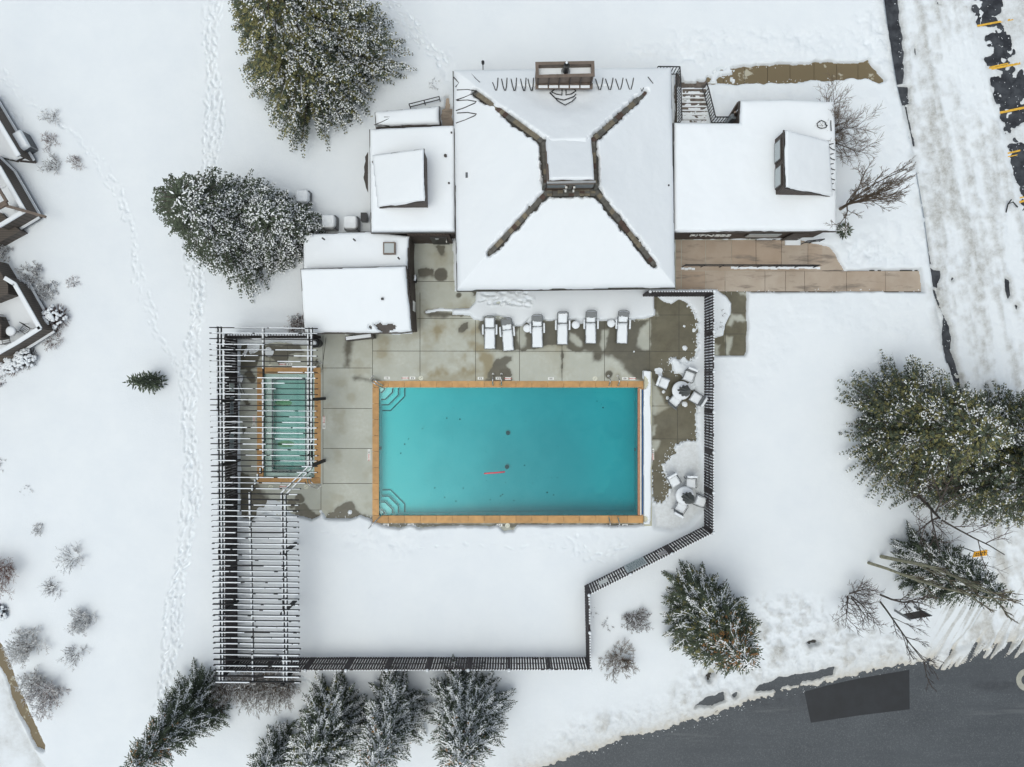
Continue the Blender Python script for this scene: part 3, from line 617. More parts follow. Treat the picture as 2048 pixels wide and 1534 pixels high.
# crumbs of ploughed snow along the road and path edges
m_ = MB(); rnd = random.Random(31)
def crumb(u, v, z, r_):
    x, y = P(u, v, z); a = rnd.uniform(0, 6); k = len(m_.v); n = 5; vs = []
    for i in range(n): t = a + 6.283 * i / n; q = r_ * rnd.uniform(.6, 1.2); vs.append((x + q * math.cos(t), y + q * math.sin(t), z))
    vs.append((x + rnd.uniform(-.3, .3) * r_, y + rnd.uniform(-.3, .3) * r_, z + r_ * rnd.uniform(.5, .9))); m_.add(vs, [(i, (i + 1) % n, n) for i in range(n)], 'snow')
for pl, num, sp, z, r0 in ((ROAD_S[1:24], 260, 5, -.02, .026), ([(1500,131),(1690,122),(1740,116)], 40, 3, .01, .03), ([(1430,168),(1600,163),(1740,160)], 40, 3, .01, .03), ([(650,1034),(745,1036),(840,1052),(1285,1050)], 110, 3, .0, .03), ([(1396,610),(1394,880)], 90, 7, 0, .025), ([(1350,890),(1325,930),(1340,975),(1310,1010)], 90, 6, 0, .025), ([(1350,583),(1845,584)], 60, 3, .02, .03), ([(1700,537),(1842,537)], 30, 3, .02, .03), ([(1790,0),(1812,165),(1822,210)], 40, 5, -.03, .03), ([(1890,640),(1920,760)], 30, 7, -.03, .03), ([(968,636),(1300,638)], 70, 3, 0, .03), ([(1990,0),(2020,230),(2040,460)], 160, 25, -.02, .03), ([(1330,735),(1390,730)], 60, 8, 0, .025)):
    for i in range(num):
        t = rnd.random() * (len(pl) - 1); k = int(t); f = t - k; a, b_ = pl[k], pl[k + 1]
        crumb(a[0] + (b_[0] - a[0]) * f + rnd.gauss(0, sp), a[1] + (b_[1] - a[1]) * f + rnd.gauss(0, sp), z, r0 * rnd.uniform(.4, 1.4))
tag(m_.build('snow_crumbs'), kind='stuff')
# ================================================================ POOL AND SPA
def pool(rect, depth0, depth1, plaster, wmat, level=-0.13):
    x0, y1 = P(rect[0], rect[1]); x1, y0 = P(rect[2], rect[3])
    rs = 0.12; X, Y = np.meshgrid(np.linspace(x0, x1, int((x1 - x0) / rs)), np.linspace(y0, y1, int((y1 - y0) / rs)))
    t = (X - x0) / (x1 - x0); Z = -(depth0 + (depth1 - depth0) * sstep(0.05, 0.75, t))
    return x0, x1, y0, y1, X, Y, Z
root = empty('swimming_pool', P3(1016, 903), 0, 'large rectangular swimming pool of turquoise water with tan stone edging', 'swimming pool')
ro = Vector(root.location)
def bb(mb, name, parent, **kw):
    """build a part whose vertices are in world space under a parent at an offset"""
    o = Vector((0, 0, 0)); q = parent
    while q is not None: o = o + Vector(q.location); q = q.parent
    return mb.build(name, parent, origin=tuple(o), **kw)
x0, x1, y0, y1, X, Y, Z = pool((758, 775, 1278, 1031), 0.95, 1.7, 0, 0)
silt = 0.8 * np.exp(-((X - x0) / 2.4) ** 2) + 0.55 * np.exp(-((x1 - 1.6 - X) / 1.5) ** 2) * sstep(.45, .6, fbm(X, Y, 2.0, 4, 7))
fl = grid_obj('basin_floor', X - ro.x, Y - ro.y, Z, np.ones((X.shape[0] - 1, X.shape[1] - 1), bool), 'pool_plaster', {'silt': np.clip(silt, 0, 1)}, parent=root)
w = MB()
for a, b_ in (((x0, y0), (x1, y0)), ((x1, y0), (x1, y1)), ((x1, y1), (x0, y1)), ((x0, y1), (x0, y0))):
    w.add([(a[0], a[1], -2.0), (b_[0], b_[1], -2.0), (b_[0], b_[1], -0.02), (a[0], a[1], -0.02)], [(0, 1, 2, 3)], 'plaster')
bb(w, 'basin_wall', root)
w = MB(); w.box(((x0 + x1) / 2, (y0 + y1) / 2, -1.09), (x1 - x0 + .01, y1 - y0 + .01, 1.92), 'pool_water'); bb(w, 'water', root)
def coping(outer, inner, seg):
    """coping stones in one mesh; rectangles in deck pixels"""
    m = MB(); (a0, b0, a1, b1), (c0, d0, c1, d1) = outer, inner
    def run(p, q, fixed0, fixed1, horiz):
        n = max(1, round(abs(q - p) / seg)); e = [p + (q - p) * i / n for i in range(n + 1)]
        for s, t in zip(e[:-1], e[1:]):
            g_ = .25
            r_ = [(s + g_, fixed0), (t - g_, fixed0), (t - g_, fixed1), (s + g_, fixed1)] if horiz else [(fixed0, s + g_), (fixed0, t - g_), (fixed1, t - g_), (fixed1, s + g_)]
            m.prism(PP(r_), -0.10, 0.022, 'coping')
    run(a0, a1, b0, d0, True); run(a0, a1, d1, b1, True); run(d0 + .3, d1 - .3, a0, c0, False)
    if a1 - c1 > 5: run(d0 + .3, d1 - .3, c1, a1, False)
    return m
bb(coping((745, 762, 1287, 1046), (758, 775, 1279, 1031), 31), 'coping', root)
w = MB(); w.prism(PP([(1275.5,776),(1279,776),(1279,1030),(1275.5,1030)]), -.1, .018, 'brick_edge'); bb(w, 'brick_edge', root)
def pool_steps(cx, cy, sx, sy):
    """quarter-octagon steps in a corner; cx,cy corner px, sx,sy direction of growth"""
    S = [(6, 11), (11, 24.5), (17, 35.5), (20, 47.5)]; 
    for k, (a, r_) in enumerate(S):
        a = a * 1.0; zt = -0.30 - 0.20 * k; m = MB()
        if k == 0: pts = [(0, 0), (11.5, 0), (11.5, 4), (5, 11.5), (0, 11.5)]
        else:
            e = r_ + 1.5; c = a * .95; pts = [(0, 0), (e, 0), (e, c), (c, e), (0, e)]
        f = CAMH / (CAMH - zt)
        q = [P(cx + sx * p[0], cy + sy * p[1]) for p in pts]
        m.prism(q, -1.0, zt, 'plaster')
        pp = [(pts[1][0] - 1.8, 1.5), (pts[2][0] - 1.8, pts[2][1] - .7), (pts[3][0] - .7, pts[3][1] - 1.8), (1.5, pts[4][1] - 1.8)]
        for u, v in zip(pp[:-1], pp[1:]):
            a_ = P(cx + sx * u[0], cy + sy * u[1]); b_ = P(cx + sx * v[0], cy + sy * v[1])
            m.bar((a_[0], a_[1], zt + .002), (b_[0], b_[1], zt + .002), 0.075, 0.014, 'dark_tile')
        bb(m, 'step', root)
pool_steps(758, 775, 1, 1); pool_steps(758, 1031, 1, -1)
for (u, v) in ((1016, 866), (1014, 934)):
    m = MB(); c = P(u, v, -1.3); m.lathe([(.13, -1.62), (.13, -1.28), (.11, -1.265), (0.07, -1.265), (0.065, -1.28), (0.03, -1.28)], 'dark_tile', (c[0], c[1], 0)); bb(m, 'drain_cover', root)
for (u, v) in [(760, 897), (1272, 900)]:
    m = MB(); c = P(u, v); m.box((c[0], c[1], -0.3), (.06, .18, .18), 'dark_tile'); bb(m, 'wall_fitting', root)
# debris on the pool floor
m = MB(); rnd = random.Random(9)
for (u, v) in [(849,852),(894,836),(946,977),(1011,966),(912,1002),(1116,957),(1095,987),(1108,992),(1000,1008),(1001,993),(1005,990),(1051,843),(870,975),(855,960),(980,1000)] + [(rnd.uniform(800, 1250), rnd.uniform(790, 1020)) for _ in range(22)]:
    c = P(u, v, -1.2); s = rnd.uniform(.025, .055) if rnd.random() < .5 else .02
    m.lathe([(s, 0), (s * .7, .02)], 'leaf_litter', (c[0], c[1], -1.62 if c[0] > -2 else -1.35), n=6)
for v_i in range(len(m.v)):
    x, y, z = m.v[v_i]; t = (x - x0) / (x1 - x0); tt = min(1, max(0, (t - .05) / .70)); zz = -(0.95 + .75 * tt * tt * (3 - 2 * tt)) + .01
    m.v[v_i] = (x, y, zz + (z % .02))
tag(m.build('debris'), kind='stuff')
# floating red foam noodle
m = MB(); a = P3(968, 947, -.11); b_ = P3(1010, 943.5, -.11)
m.tube([a, ((a[0] + b_[0]) / 2, (a[1] + b_[1]) / 2 - .01, -.11), b_], .045, 'noodle', 10)
tag(m.build('pool_noodle', origin=a, smooth=True), 'straight red foam noodle floating on the pool water', 'pool noodle')
# cover reel on the east side
root2 = empty('pool_cover_reel', P3(1290, 900), 0, 'long narrow pool cover housing under a strip of snow, with a blue rolled edge', 'pool cover')
m = MB(); m.prism(PP([(1287,744),(1302,744),(1302,1050),(1287,1050)]), 0, .30, 'beige'); bb(m, 'housing', root2, bevel=.02)
m = MB()
m.tube([P3(1285.3, 779, .06), P3(1285.3, 1029, .06)], .05, 'cover_blue', 8); bb(m, 'rolled_cover', root2)
m = MB(); m.tube([P3(1281.6, 778, .06), P3(1281.6, 1030, .06)], .05, 'white_paint', 8); bb(m, 'leading_edge', root2)
pl = PP([(1287,741),(1302.5,742),(1303,770),(1301,800),(1303,850),(1304,900),(1302.5,950),(1303.5,1000),(1302,1040),(1300,1050),(1287,1049)], .4)
def reelcut(x, y, h):
    v = 767 - y * FPX / (CAMH - .35); u = 1024 + x * FPX / (CAMH - .35)
    d1 = ((v - 765) / 14) ** 2 + ((u - 1286) / 11) ** 2; d2 = ((v - 1038) / 7) ** 2 + ((u - 1287) / 9) ** 2
    return np.where((d1 < 1) | (d2 < 1), -.05, h)
poly_snow('snow', pl, lambda x, y: 0 * x + .30, .14, root2, rad=.1, res=.045, cut=reelcut, seed=3, org=tuple(root2.location))
# spa
sroot = empty('wading_pool', P3(578, 850), 0, 'small rectangular pool of green water with tan stone edging, below the pergola slats', 'pool')
so = Vector(sroot.location)
x0, y1 = P(527, 747); x1, y0 = P(629, 955)
m = MB(); m.add([(x0, y0, -1.0), (x1, y0, -1.0), (x1, y1, -1.0), (x0, y1, -1.0)], [(0, 1, 2, 3)], 'spa_plaster')
for a, b_ in (((x0, y0), (x1, y0)), ((x1, y0), (x1, y1)), ((x1, y1), (x0, y1)), ((x0, y1), (x0, y0))):
    m.add([(a[0], a[1], -1.2), (b_[0], b_[1], -1.2), (b_[0], b_[1], -.02), (a[0], a[1], -.02)], [(0, 1, 2, 3)], 'spa_plaster')
bb(m, 'basin_wall', sroot)
m = MB(); o_ = PP([(527.3,747.3),(628.7,747.3),(628.7,954.7),(527.3,954.7)], 0); i_ = PP([(544,758),(612,758),(612,942),(544,942)], -.4); m.ring(o_, i_, -.99, -.42, 'spa_plaster')
r1 = PP([(543.4,757.4),(612.6,757.4),(612.6,942.6),(543.4,942.6)], -.4); r2 = PP([(546.4,760.4),(610,760.4),(610,939.8),(546.4,939.8)], -.4); m.ring(r1, r2, -.43, -.412, 'dark_tile')
bb(m, 'bench', sroot)
m = MB(); m.box(((x0 + x1) / 2, (y0 + y1) / 2, -.66), (x1 - x0 + .01, y1 - y0 + .01, .98), 'spa_water'); bb(m, 'water', sroot)
for (u, v) in ((567, 806), (572, 888)):
    m = MB(); c = P(u, v, -1); m.lathe([(.55, 0), (.1, .012)], 'algae', (c[0], c[1], -.998), n=16)
    m.v = [(a, (b - c[1]) * .4 + c[1], z) for a, b, z in m.v]; bb(m, 'algae_patch', sroot)
bb(coping((514.5, 735, 641.5, 967), (527, 747, 629, 955), 31), 'coping', sroot)

# pool furniture on the deck -------------------------------------------------
def rail(name, label, pts, r=.038, mat='chrome', group=None, cat='handrail', double=0.0, parts=None):
    o = empty(name, pts[0], 0, label, cat, group)
    a = Vector(pts[0]); b_ = Vector(pts[-1]); d = (b_ - a).to_2d(); n_ = Vector((-d.y, d.x)).normalized() if d.length > 1e-5 else Vector((1, 0))
    for s in ((-1, 1) if double else (0,)):
        m = MB(); m.tube([(p[0] + n_.x * double / 2 * s, p[1] + n_.y * double / 2 * s, p[2]) for p in pts], r, mat, 8); bb(m, 'rail', o, smooth=True)
        m = MB(); q = pts[0]; m.lathe([(.07, 0), (.07, .03), (.03, .04)], 'white_paint' if mat == 'chrome' else mat, (q[0] + n_.x * double / 2 * s, q[1] + n_.y * double / 2 * s, .0), 12); bb(m, 'base_plate', o, smooth=True)
    return o
def arc(u0, v0, u1, v1, h, z0=0.02, z1=-.5, n=10):
    a = P(u0, v0); b_ = P(u1, v1); out = []
    for i in range(n + 1):
        t = i / n; x = a[0] + (b_[0] - a[0]) * t; y = a[1] + (b_[1] - a[1]) * t
        out.append((x, y, z0 + h * math.sin(math.pi * min(1, t * 1.15)) ** .7 if t < .87 else z1 * (t - .8) / .2))
    return out
rail('handrail', 'twin chrome handrail slanting over the top left corner steps of the pool', arc(743, 755, 770, 776, .8), double=.16)
rail('handrail', 'single pale handrail slanting from the snow over the bottom left pool corner', arc(737, 1057, 768, 1025, .8), double=.0)
for (u, v0, v1, lab) in [(986, 748, 775, 'left rail of the chrome ladder in the wet patch at the pool top edge'), (1003, 748, 775, 'right rail of the chrome ladder in the wet patch at the pool top edge'),
                    (1217, 752, 775, 'left rail of the chrome ladder at the pool top edge near its right end'), (1235, 752, 775, 'right rail of the chrome ladder at the pool top edge near its right end'),
                    (1217, 1053, 1031, 'left rail of the chrome ladder at the snowy bottom edge of the pool'), (1235, 1053, 1031, 'right rail of the chrome ladder at the snowy bottom edge of the pool')]:
    rail('ladder_rail', lab, arc(u, v0, u, v1, .75), .034, group='chrome ladder rails along the pool', cat='ladder rail')
rail('handrail', 'twin chrome handrail at the top right corner of the small pool', arc(640, 724, 622, 748, .8), double=.2)
rail('handrail', 'twin chrome handrail slanting over the bottom right corner of the small pool', arc(638, 974, 616, 950, .8), double=.2)
def lid(u, v, lab, mat='off_white', r=.15):
    c = P3(u, v, .004); m = MB(); m.lathe([(r, 0), (r, .008), (r * .93, .014), (0.01, .014)], mat, c, 24)
    o = empty('skimmer_lid', c, 0, lab, 'skimmer lid', 'round lids set in the deck'); bb(m, 'lid', o, smooth=False)
    for s in (-1, 1):
        k = MB(); k.lathe([(.022, .014), (.022, .019), (0.002, .019)], 'frame_grey', (c[0] + s * .05, c[1] + s * .03, c[2]), 10); bb(k, 'screw', o)
lid(842, 756, 'round white lid above the pool top edge, right of the handrail'); lid(1190, 757, 'round white lid above the pool top edge, left of the right ladder')
lid(1015, 1051, 'round white lid in the notch cleared of snow below the pool'); lid(541, 733, 'round cream lid above the small pool'); lid(541, 974, 'round cream lid below the small pool, under the slats'); lid(612, 974, 'round cream lid beside the bottom handrail of the small pool')
def text_mesh(body, size, mat, loc, rot, name, parent, depth=.003, sx=1.0):
    cu = bpy.data.curves.new('txt', 'FONT'); cu.body = body; cu.size = size; cu.align_x = 'CENTER'; cu.align_y = 'CENTER'; cu.extrude = depth
    cu.offset = .004
    t = bpy.data.objects.new('txt', cu); me = bpy.data.meshes.new_from_object(t); bpy.data.objects.remove(t); bpy.data.curves.remove(cu)
    me.name = name; me.materials.clear(); me.materials.append(MAT[mat]); o = link(name, me, parent)
    off = Vector((0, 0, 0)); q = parent
    while q is not None: off += Vector(q.location); q = q.parent
    o.location = Vector(loc) - off; o.rotation_euler = rot; o.scale = (sx, 1, 1); return o
def marker(u, v, txt, red, rz, lab):
    c = P3(u, v, .004); o = empty('depth_marker', c, 0, lab, 'deck tile', 'depth and warning tiles set in the deck')
    m = MB(); m.box((c[0], c[1], .007), (.36, .17, .008), 'white_paint', rz=rz); bb(m, 'tile', o)
    text_mesh(txt, .15 if not red else .085, 'red_paint' if red else 'black_paint', (c[0], c[1], .0125), (0, 0, rz + math.pi), 'lettering', o, .001)
for a in [(774,756,'3.1',0,0,'white depth tile nearest the top left pool handrail'),(810.5,756,'NO DIVING',1,0,'red lettered tile just left of a depth tile and the round lid above the pool'),(825,756,'4.0',0,0,'white depth tile touching the round lid above the pool'),
          (961,756.5,'5.0',0,0,'white depth tile left of the ladder in the wet patch'),(997,756.5,'5.6',0,0,'white depth tile between the two ladder rails in the wet patch'),(1016,757,'NO DIVING',1,0,'red lettered tile right of the ladder in the wet patch'),
          (1102,757,'5.0',0,0,'white depth tile alone above the middle of the pool'),(1250,757,'4.0',0,0,'white depth tile right of the right ladder'),(1265,757,'NO DIVING',1,0,'red lettered tile farthest right above the pool'),
          (772,1050,'3.0',0,math.pi,'white depth tile half in snow near the bottom left pool corner'),(822,1050,'4.0',0,math.pi,'white depth tile half in snow below the pool, second from the left corner'),(999,1050.5,'5.0',0,math.pi,'white depth tile beside the round lid below the pool'),(1250,1051,'4.0',0,math.pi,'white depth tile right of the bottom ladder'),
          (738,904,'3.1',0,-math.pi/2,'white depth tile left of the pool edge, the upper of two'),(738,915,'NO DIVING',1,-math.pi/2,'red lettered tile left of the pool edge, the lower of two'),
          (648,839,'NO DIVING',1,math.pi/2,'red lettered tile right of the small pool'),(648,852,'1.0',0,math.pi/2,'white depth tile right of the small pool'),(508,838,'NO DIVING',1,math.pi/2,'red lettered tile left of the small pool'),(508,850,'1.0',0,math.pi/2,'white depth tile left of the small pool'),
          (565,728.5,'NO DIVING',1,0,'red lettered tile above the small pool'),(579,728.5,'1.0',0,0,'white depth tile above the small pool'),(566,973,'NO DIVING',1,0,'red lettered tile below the small pool'),(1305.5,903,'4.0',0,math.pi/2,'white depth tile right of the pool cover housing'),(1305.5,914,'NO DIVING',1,math.pi/2,'red lettered tile right of the pool cover housing')]:
    marker(*a)

# ================================================================ CLUBHOUSE
club = empty('clubhouse', (0, 0, 0), 0, 'large brown sided clubhouse of joined snow covered roofs above the pool', 'building')
def quad_plane(pts):
    """z(x,y) of a least-squares plane through 3-d points"""
    A = np.array([[p[0], p[1], 1] for p in pts]); z = np.array([p[2] for p in pts]); s = np.linalg.lstsq(A, z, rcond=None)[0]
    return lambda x, y: s[0] * x + s[1] * y + s[2]
def inset(poly, d):
    n = len(poly); A = sum(poly[i][0] * poly[(i + 1) % n][1] - poly[(i + 1) % n][0] * poly[i][1] for i in range(n)); s = 1 if A > 0 else -1; out = []
    for i in range(n):
        p0 = Vector(poly[i - 1]); p1 = Vector(poly[i]); p2 = Vector(poly[(i + 1) % n])
        e1 = (p1 - p0).normalized(); e2 = (p2 - p1).normalized(); n1 = Vector((-e1.y, e1.x)) * s; n2 = Vector((-e2.y, e2.x)) * s
        k = 1 + n1.dot(n2); q = p1 + (n1 + n2) * (d / max(k, .2)); out.append((q.x, q.y))
    return out
def flat_block(px, zr, T, over, name_wall, parent=club, rad=.25, seed=0, zfun=None, wallmat='siding', cut=None, zs=None, mat_roof='dark_trim'):
    """px: outline of the snow edge in photo px; zr roof level"""
    zs = zs or [zr] * len(px)
    poly = [P(u, v, z + T * .22) for (u, v), z in zip(px, zs)]
    wl = inset(poly, over); zf = zfun or quad_plane([(p[0], p[1], z) for p, z in zip(poly, zs)]) 
    if min(zs) == max(zs) and zfun is None: zf = lambda x, y: 0 * x + zr
    m = MB(); m.prism(wl, -.1, [float(zf(p[0], p[1])) - .18 for p in wl], wallmat); w_ = m.build(name_wall, parent)
    m = MB(); n = len(poly); zt = [float(zf(p[0], p[1])) for p in poly]
    A = sum(poly[i][0] * poly[(i + 1) % n][1] - poly[(i + 1) % n][0] * poly[i][1] for i in range(n))
    pl2, z2 = (poly, zt) if A > 0 else (poly[::-1], zt[::-1])
    vs = [(p[0], p[1], z - .17) for p, z in zip(pl2, z2)] + [(p[0], p[1], z) for p, z in zip(pl2, z2)]
    m.add(vs, [tuple(range(n - 1, -1, -1)), tuple(range(n, 2 * n))] + [(i, (i + 1) % n, n + (i + 1) % n, n + i) for i in range(n)], mat_roof)
    r_ = m.build('roof', parent)
    s_ = poly_snow('roof_snow', inset(poly, .03), zf, T, r_, rad=rad, seed=seed, cut=cut)
    return w_, r_, s_, zf, poly
# main hall ------------------------------------------------------------
ZE, ZC = 3.25, 6.25
E = [P(905, 141, ZE + .05), P(1343, 136, ZE + .05), P(1351, 577, ZE + .05), P(913, 583, ZE + .05)]
CC = [P(1084, 284, ZC), P(1184, 283, ZC), P(1190, 380, ZC), P(1096, 382, ZC)]
def edge_d(x, y, a, b_):
    L = math.hypot(b_[0] - a[0], b_[1] - a[1]); return ((x - a[0]) * (a[1] - b_[1]) + (y - a[1]) * (b_[0] - a[0])) / L
S = [(E[1], E[0]), (E[2], E[1]), (E[3], E[2]), (E[0], E[3])]
sl = (ZC - ZE) / 5.12
def hall_z(x, y):
    z = None
    for a, b_ in S:
        d = edge_d(x, y, a, b_); z = d if z is None else np.minimum(z, d)
    return ZE + np.minimum(z * sl, ZC - ZE)
assert hall_z(np.array([0.0]), np.array([12.0]))[0] > ZE, 'edge orientation'
wl = inset(E, .55); m = MB(); m.prism(wl, -.1, ZE - .1, 'siding'); hall_wall = m.build('hall_wall', club)
m = MB(); m.prism(E, ZE - .2, ZE - .02, 'dark_trim')
n_ = 4; CR = CC
for i in range(4):
    j_ = (i + 1) % 4; m.add([(*E[i], ZE - .01), (*E[j_], ZE - .01), (*CC[j_], ZC), (*CC[i], ZC)], [(0, 1, 2, 3), (3, 2, 1, 0)][:1], 'roof_shingle')
m.add([(*c, ZC) for c in CC], [(0, 1, 2, 3)], 'roof_shingle'); hall_roof = m.build('hall_roof', club)
hips = [((1084,283),(948,184),ZC,ZE+1.0),((1184,282),(1291,186),ZC,ZE+1.0),((1096,383),(978,508),ZC,ZE+1.25),((1190,381),(1309,530),ZC,ZE+.9)]
strips = []
for (a, b_, za, zb_) in hips: strips.append((P(*a, za), P(*b_, zb_), .19))
strips += [(P(1087, 283, ZC), P(1094, 382, ZC), .20), (P(1186, 283, ZC), P(1190, 382, ZC), .20), (P(1094, 386, ZC), P(1190, 385, ZC), .16)]
def hall_cut(x, y, h):
    nn = fbm(x, y, .22, 3, 71) - .5; n2 = fbm(x, y, .9, 2, 75) - .5
    for i, (a, b_, w_) in enumerate(strips):
        dx, dy = b_[0] - a[0], b_[1] - a[1]; L = math.hypot(dx, dy); t = ((x - a[0]) * dx + (y - a[1]) * dy) / (L * L); tc = np.clip(t, 0, 1)
        d = np.hypot(x - a[0] - dx * tc, y - a[1] - dy * tc)
        w2 = w_ + nn * .22 + n2 * .12 - (np.clip((tc - .75) / .25, 0, 1) * .10 if i < 4 else 0)
        if i == 0: w2 = w2 - .17 * np.exp(-((tc - .68) / .10) ** 2)
        h = np.where(d < w2, -.06, h * np.clip((d - w2) / .16 + .25, 0, 1))
    m = sdf(x, y, [P(1088, 290, 6.4), P(1187, 290, 6.4), P(1188, 379, 6.3), P(1092, 379, 6.3)])[0]
    h = np.where(m > 0, -.06, h)
    c = P(1130, 172, 4.2); r = np.hypot(x - c[0], (y - c[1]) * 1.4); h = h - .10 * np.exp(-((r - 1.9) / .8) ** 2) * (y < c[1])
    return h
poly_snow('roof_snow', inset(E, .03), hall_z, .34, hall_roof, rad=.3, res=.06, cut=hall_cut, seed=11, rough=.012)
# stepped ridge cap stones
rnd = random.Random(4); m = MB()
def capline(a, b_, w_, lift=.03):
    a = Vector(a); b_ = Vector(b_); L = (b_ - a).length; n = int(L / .27)
    for i in range(n):
        p = a.lerp(b_, i / n); q = a.lerp(b_, (i + .96) / n); p.z += lift + rnd.random() * .012; q.z += lift + rnd.random() * .012
        m.bar(p, q, w_, .05, rnd.choice(['cap_a', 'cap_b', 'cap_a', 'cap_b', 'cap_c']))
for (a, b_, za, zb_) in hips: capline(P3(*a, za), P3(*b_, zb_), .26)
capline(P3(1086, 284, ZC), P3(1093, 382, ZC), .18); capline(P3(1187, 284, ZC), P3(1191, 382, ZC), .18); capline(P3(1094, 386.5, ZC), P3(1190, 385, ZC), .30)
m.build('ridge_cap', hall_roof)
# raised clerestory
z2 = 7.72; A_ = P(1090, 287, ZC); B_ = P(1184, 286, ZC); C_ = P(1189, 362, z2); D_ = P(1096, 364, z2)
def top_z(x, y): return ZC + (z2 - ZC) * np.clip((A_[1] - y) / (A_[1] - C_[1]), -1, 1.1)
m = MB()
vs = [(*A_, ZC), (*B_, ZC), (C_[0], C_[1], ZC), (D_[0], D_[1], ZC), (C_[0], C_[1], z2), (D_[0], D_[1], z2)]
m.add(vs, [(0, 1, 4, 5), (0, 5, 3), (1, 2, 4), (3, 5, 4, 2)], 'trim_brown'); cl = m.build('clerestory', club)
m = MB(); m.bar((D_[0] - .06, D_[1] - .04, z2), (C_[0] + .06, C_[1] - .04, z2), .09, .12, 'metal_grey'); m.bar((D_[0], D_[1] - .06, z2 - .2), (C_[0], C_[1] - .06, z2 - .2), .08, .14, 'trim_brown')
m.build('fascia', cl)
xm = (C_[0] + D_[0]) / 2
for s in (-1, 1):
    m = MB(); cx = xm + s * .72; y_ = C_[1] - .02
    m.box((cx, y_, 6.95), (1.12, .05, .72), 'dark_trim'); wo_ = m.build('window', cl)
    m = MB(); m.box((cx, y_ - .03, 6.95), (.98, .03, .56), 'glass'); m.build('pane', wo_) if False else None
    m.build('pane', wo_)
m = MB()
for k in range(3): m.box((xm + (k - 1) * 1.38, C_[1] - .08, 6.95), (.16, .12, 1.0), 'cap_b')
for s in (-1, 1):
    m.box((xm + s * .21, C_[1] - .20, 6.55), (.09, .12, .09), 'white_paint'); m.box((xm + s * .21, C_[1] - .16, 7.1), (.10, .10, .07), 'white_paint')
m.build('mullion', cl)
m = MB(); rnd = random.Random(8)
for k in range(9):
    for r_ in range(2):
        m.box((D_[0] + .16 + k * .29, C_[1] - .2 - r_ * .14, ZC + .06 + rnd.random() * .02), (.26, .13, .06), rnd.choice(['cap_a', 'cap_b', 'cap_c', 'cap_b']))
m.build('flashing_tile', cl)
poly_snow('roof_snow', [(A_[0] + .0, A_[1] + .7), (B_[0], B_[1] + .7), (C_[0] - .02, C_[1] + .03), (D_[0] + .02, D_[1] + .03)], top_z, .315, cl, rad=.12, seed=15, rough=0)
# roof melt cables
def cable(pts, parent, r=.022, lift=.0):
    for run in pts:
        m = MB(); m.tube(run, r, 'black_paint', 5); m.build('heat_cable', parent)
def zz(u0, u1, v0, v1, n, z0, z1, skip=()):
    out = []
    for k in range(n):
        if k in skip: continue
        w_ = (u1 - u0) / n; a = u0 + k * w_
        pts = [(a, v0, z0), (a + w_ * .28, (v0 + v1) / 2 + 4, (z0 + z1) / 2), (a + w_ * .45, v1, z1), (a + w_ * .55, v1, z1), (a + w_ * .72, (v0 + v1) / 2 + 4, (z0 + z1) / 2), (a + w_ * .95, v0, z0)]
        out.append([P3(*p) for p in pts])
    return out
def on_roof(px, lift=.345):
    out = []
    for (u, v) in px:
        z = 4.0
        for _ in range(6):
            x, y = P(u, v, z); z = float(hall_z(np.array(x), np.array(y))) + lift
        out.append((x, y, z))
    return out
runs = []
for k, u in enumerate([985, 1003, 1022, 1041, 1056]): runs.append(on_roof([(u, 158 if k else 165), (u + 3, 172), (u + 6, 181), (u + 8, 181), (u + 10, 172), (u + 11, 156)]))
for k, u in enumerate([1193, 1213, 1233, 1254]): runs.append(on_roof([(u - 2, 158), (u + 2, 170), (u + 5, 179), (u + 8, 179), (u + 11, 168), (u + 13, 156)]))
runs.append(on_roof([(1281, 177), (1284, 183), (1287, 176)]))
for v in (180, 201, 226): runs.append(on_roof([(914, v), (935, v - 1), (953, v + 2), (950, v + 5), (930, v + 14), (912, v + 20)]))
runs.append(on_roof([(907, 154), (918, 166), (911, 174)])); runs.append(on_roof([(943, 148), (952, 158), (960, 165)])); runs.append(on_roof([(1296, 154), (1306, 167)]))
runs.append(on_roof([(1100, 186), (1110, 196), (1128, 200), (1148, 193), (1152, 188)])); runs.append(on_roof([(1102, 183), (1112, 188), (1124, 190), (1124, 178)])); runs.append(on_roof([(1132, 178), (1132, 190), (1142, 188), (1152, 182)])); runs.append(on_roof([(1104, 183), (1112, 176), (1122, 172)])); runs.append(on_roof([(1136, 172), (1146, 176), (1152, 182)])); runs.append(on_roof([(1100, 185), (1116, 202), (1130, 210), (1144, 203), (1152, 195)]))
cable(runs, hall_roof, .03)
m = MB(); 
q = on_roof([(935, 350.5)], .30)[0]; m.box((q[0], q[1], q[2]), (.22, .30, .12), 'ac_dark'); m.build('roof_vent', hall_roof)
q = on_roof([(1337, 371)], .3)[0]; m = MB(); m.lathe([(.05, -.3), (.05, .08), (.01, .1)], 'metal_black', q, 10); m.build('vent_pipe', hall_roof)
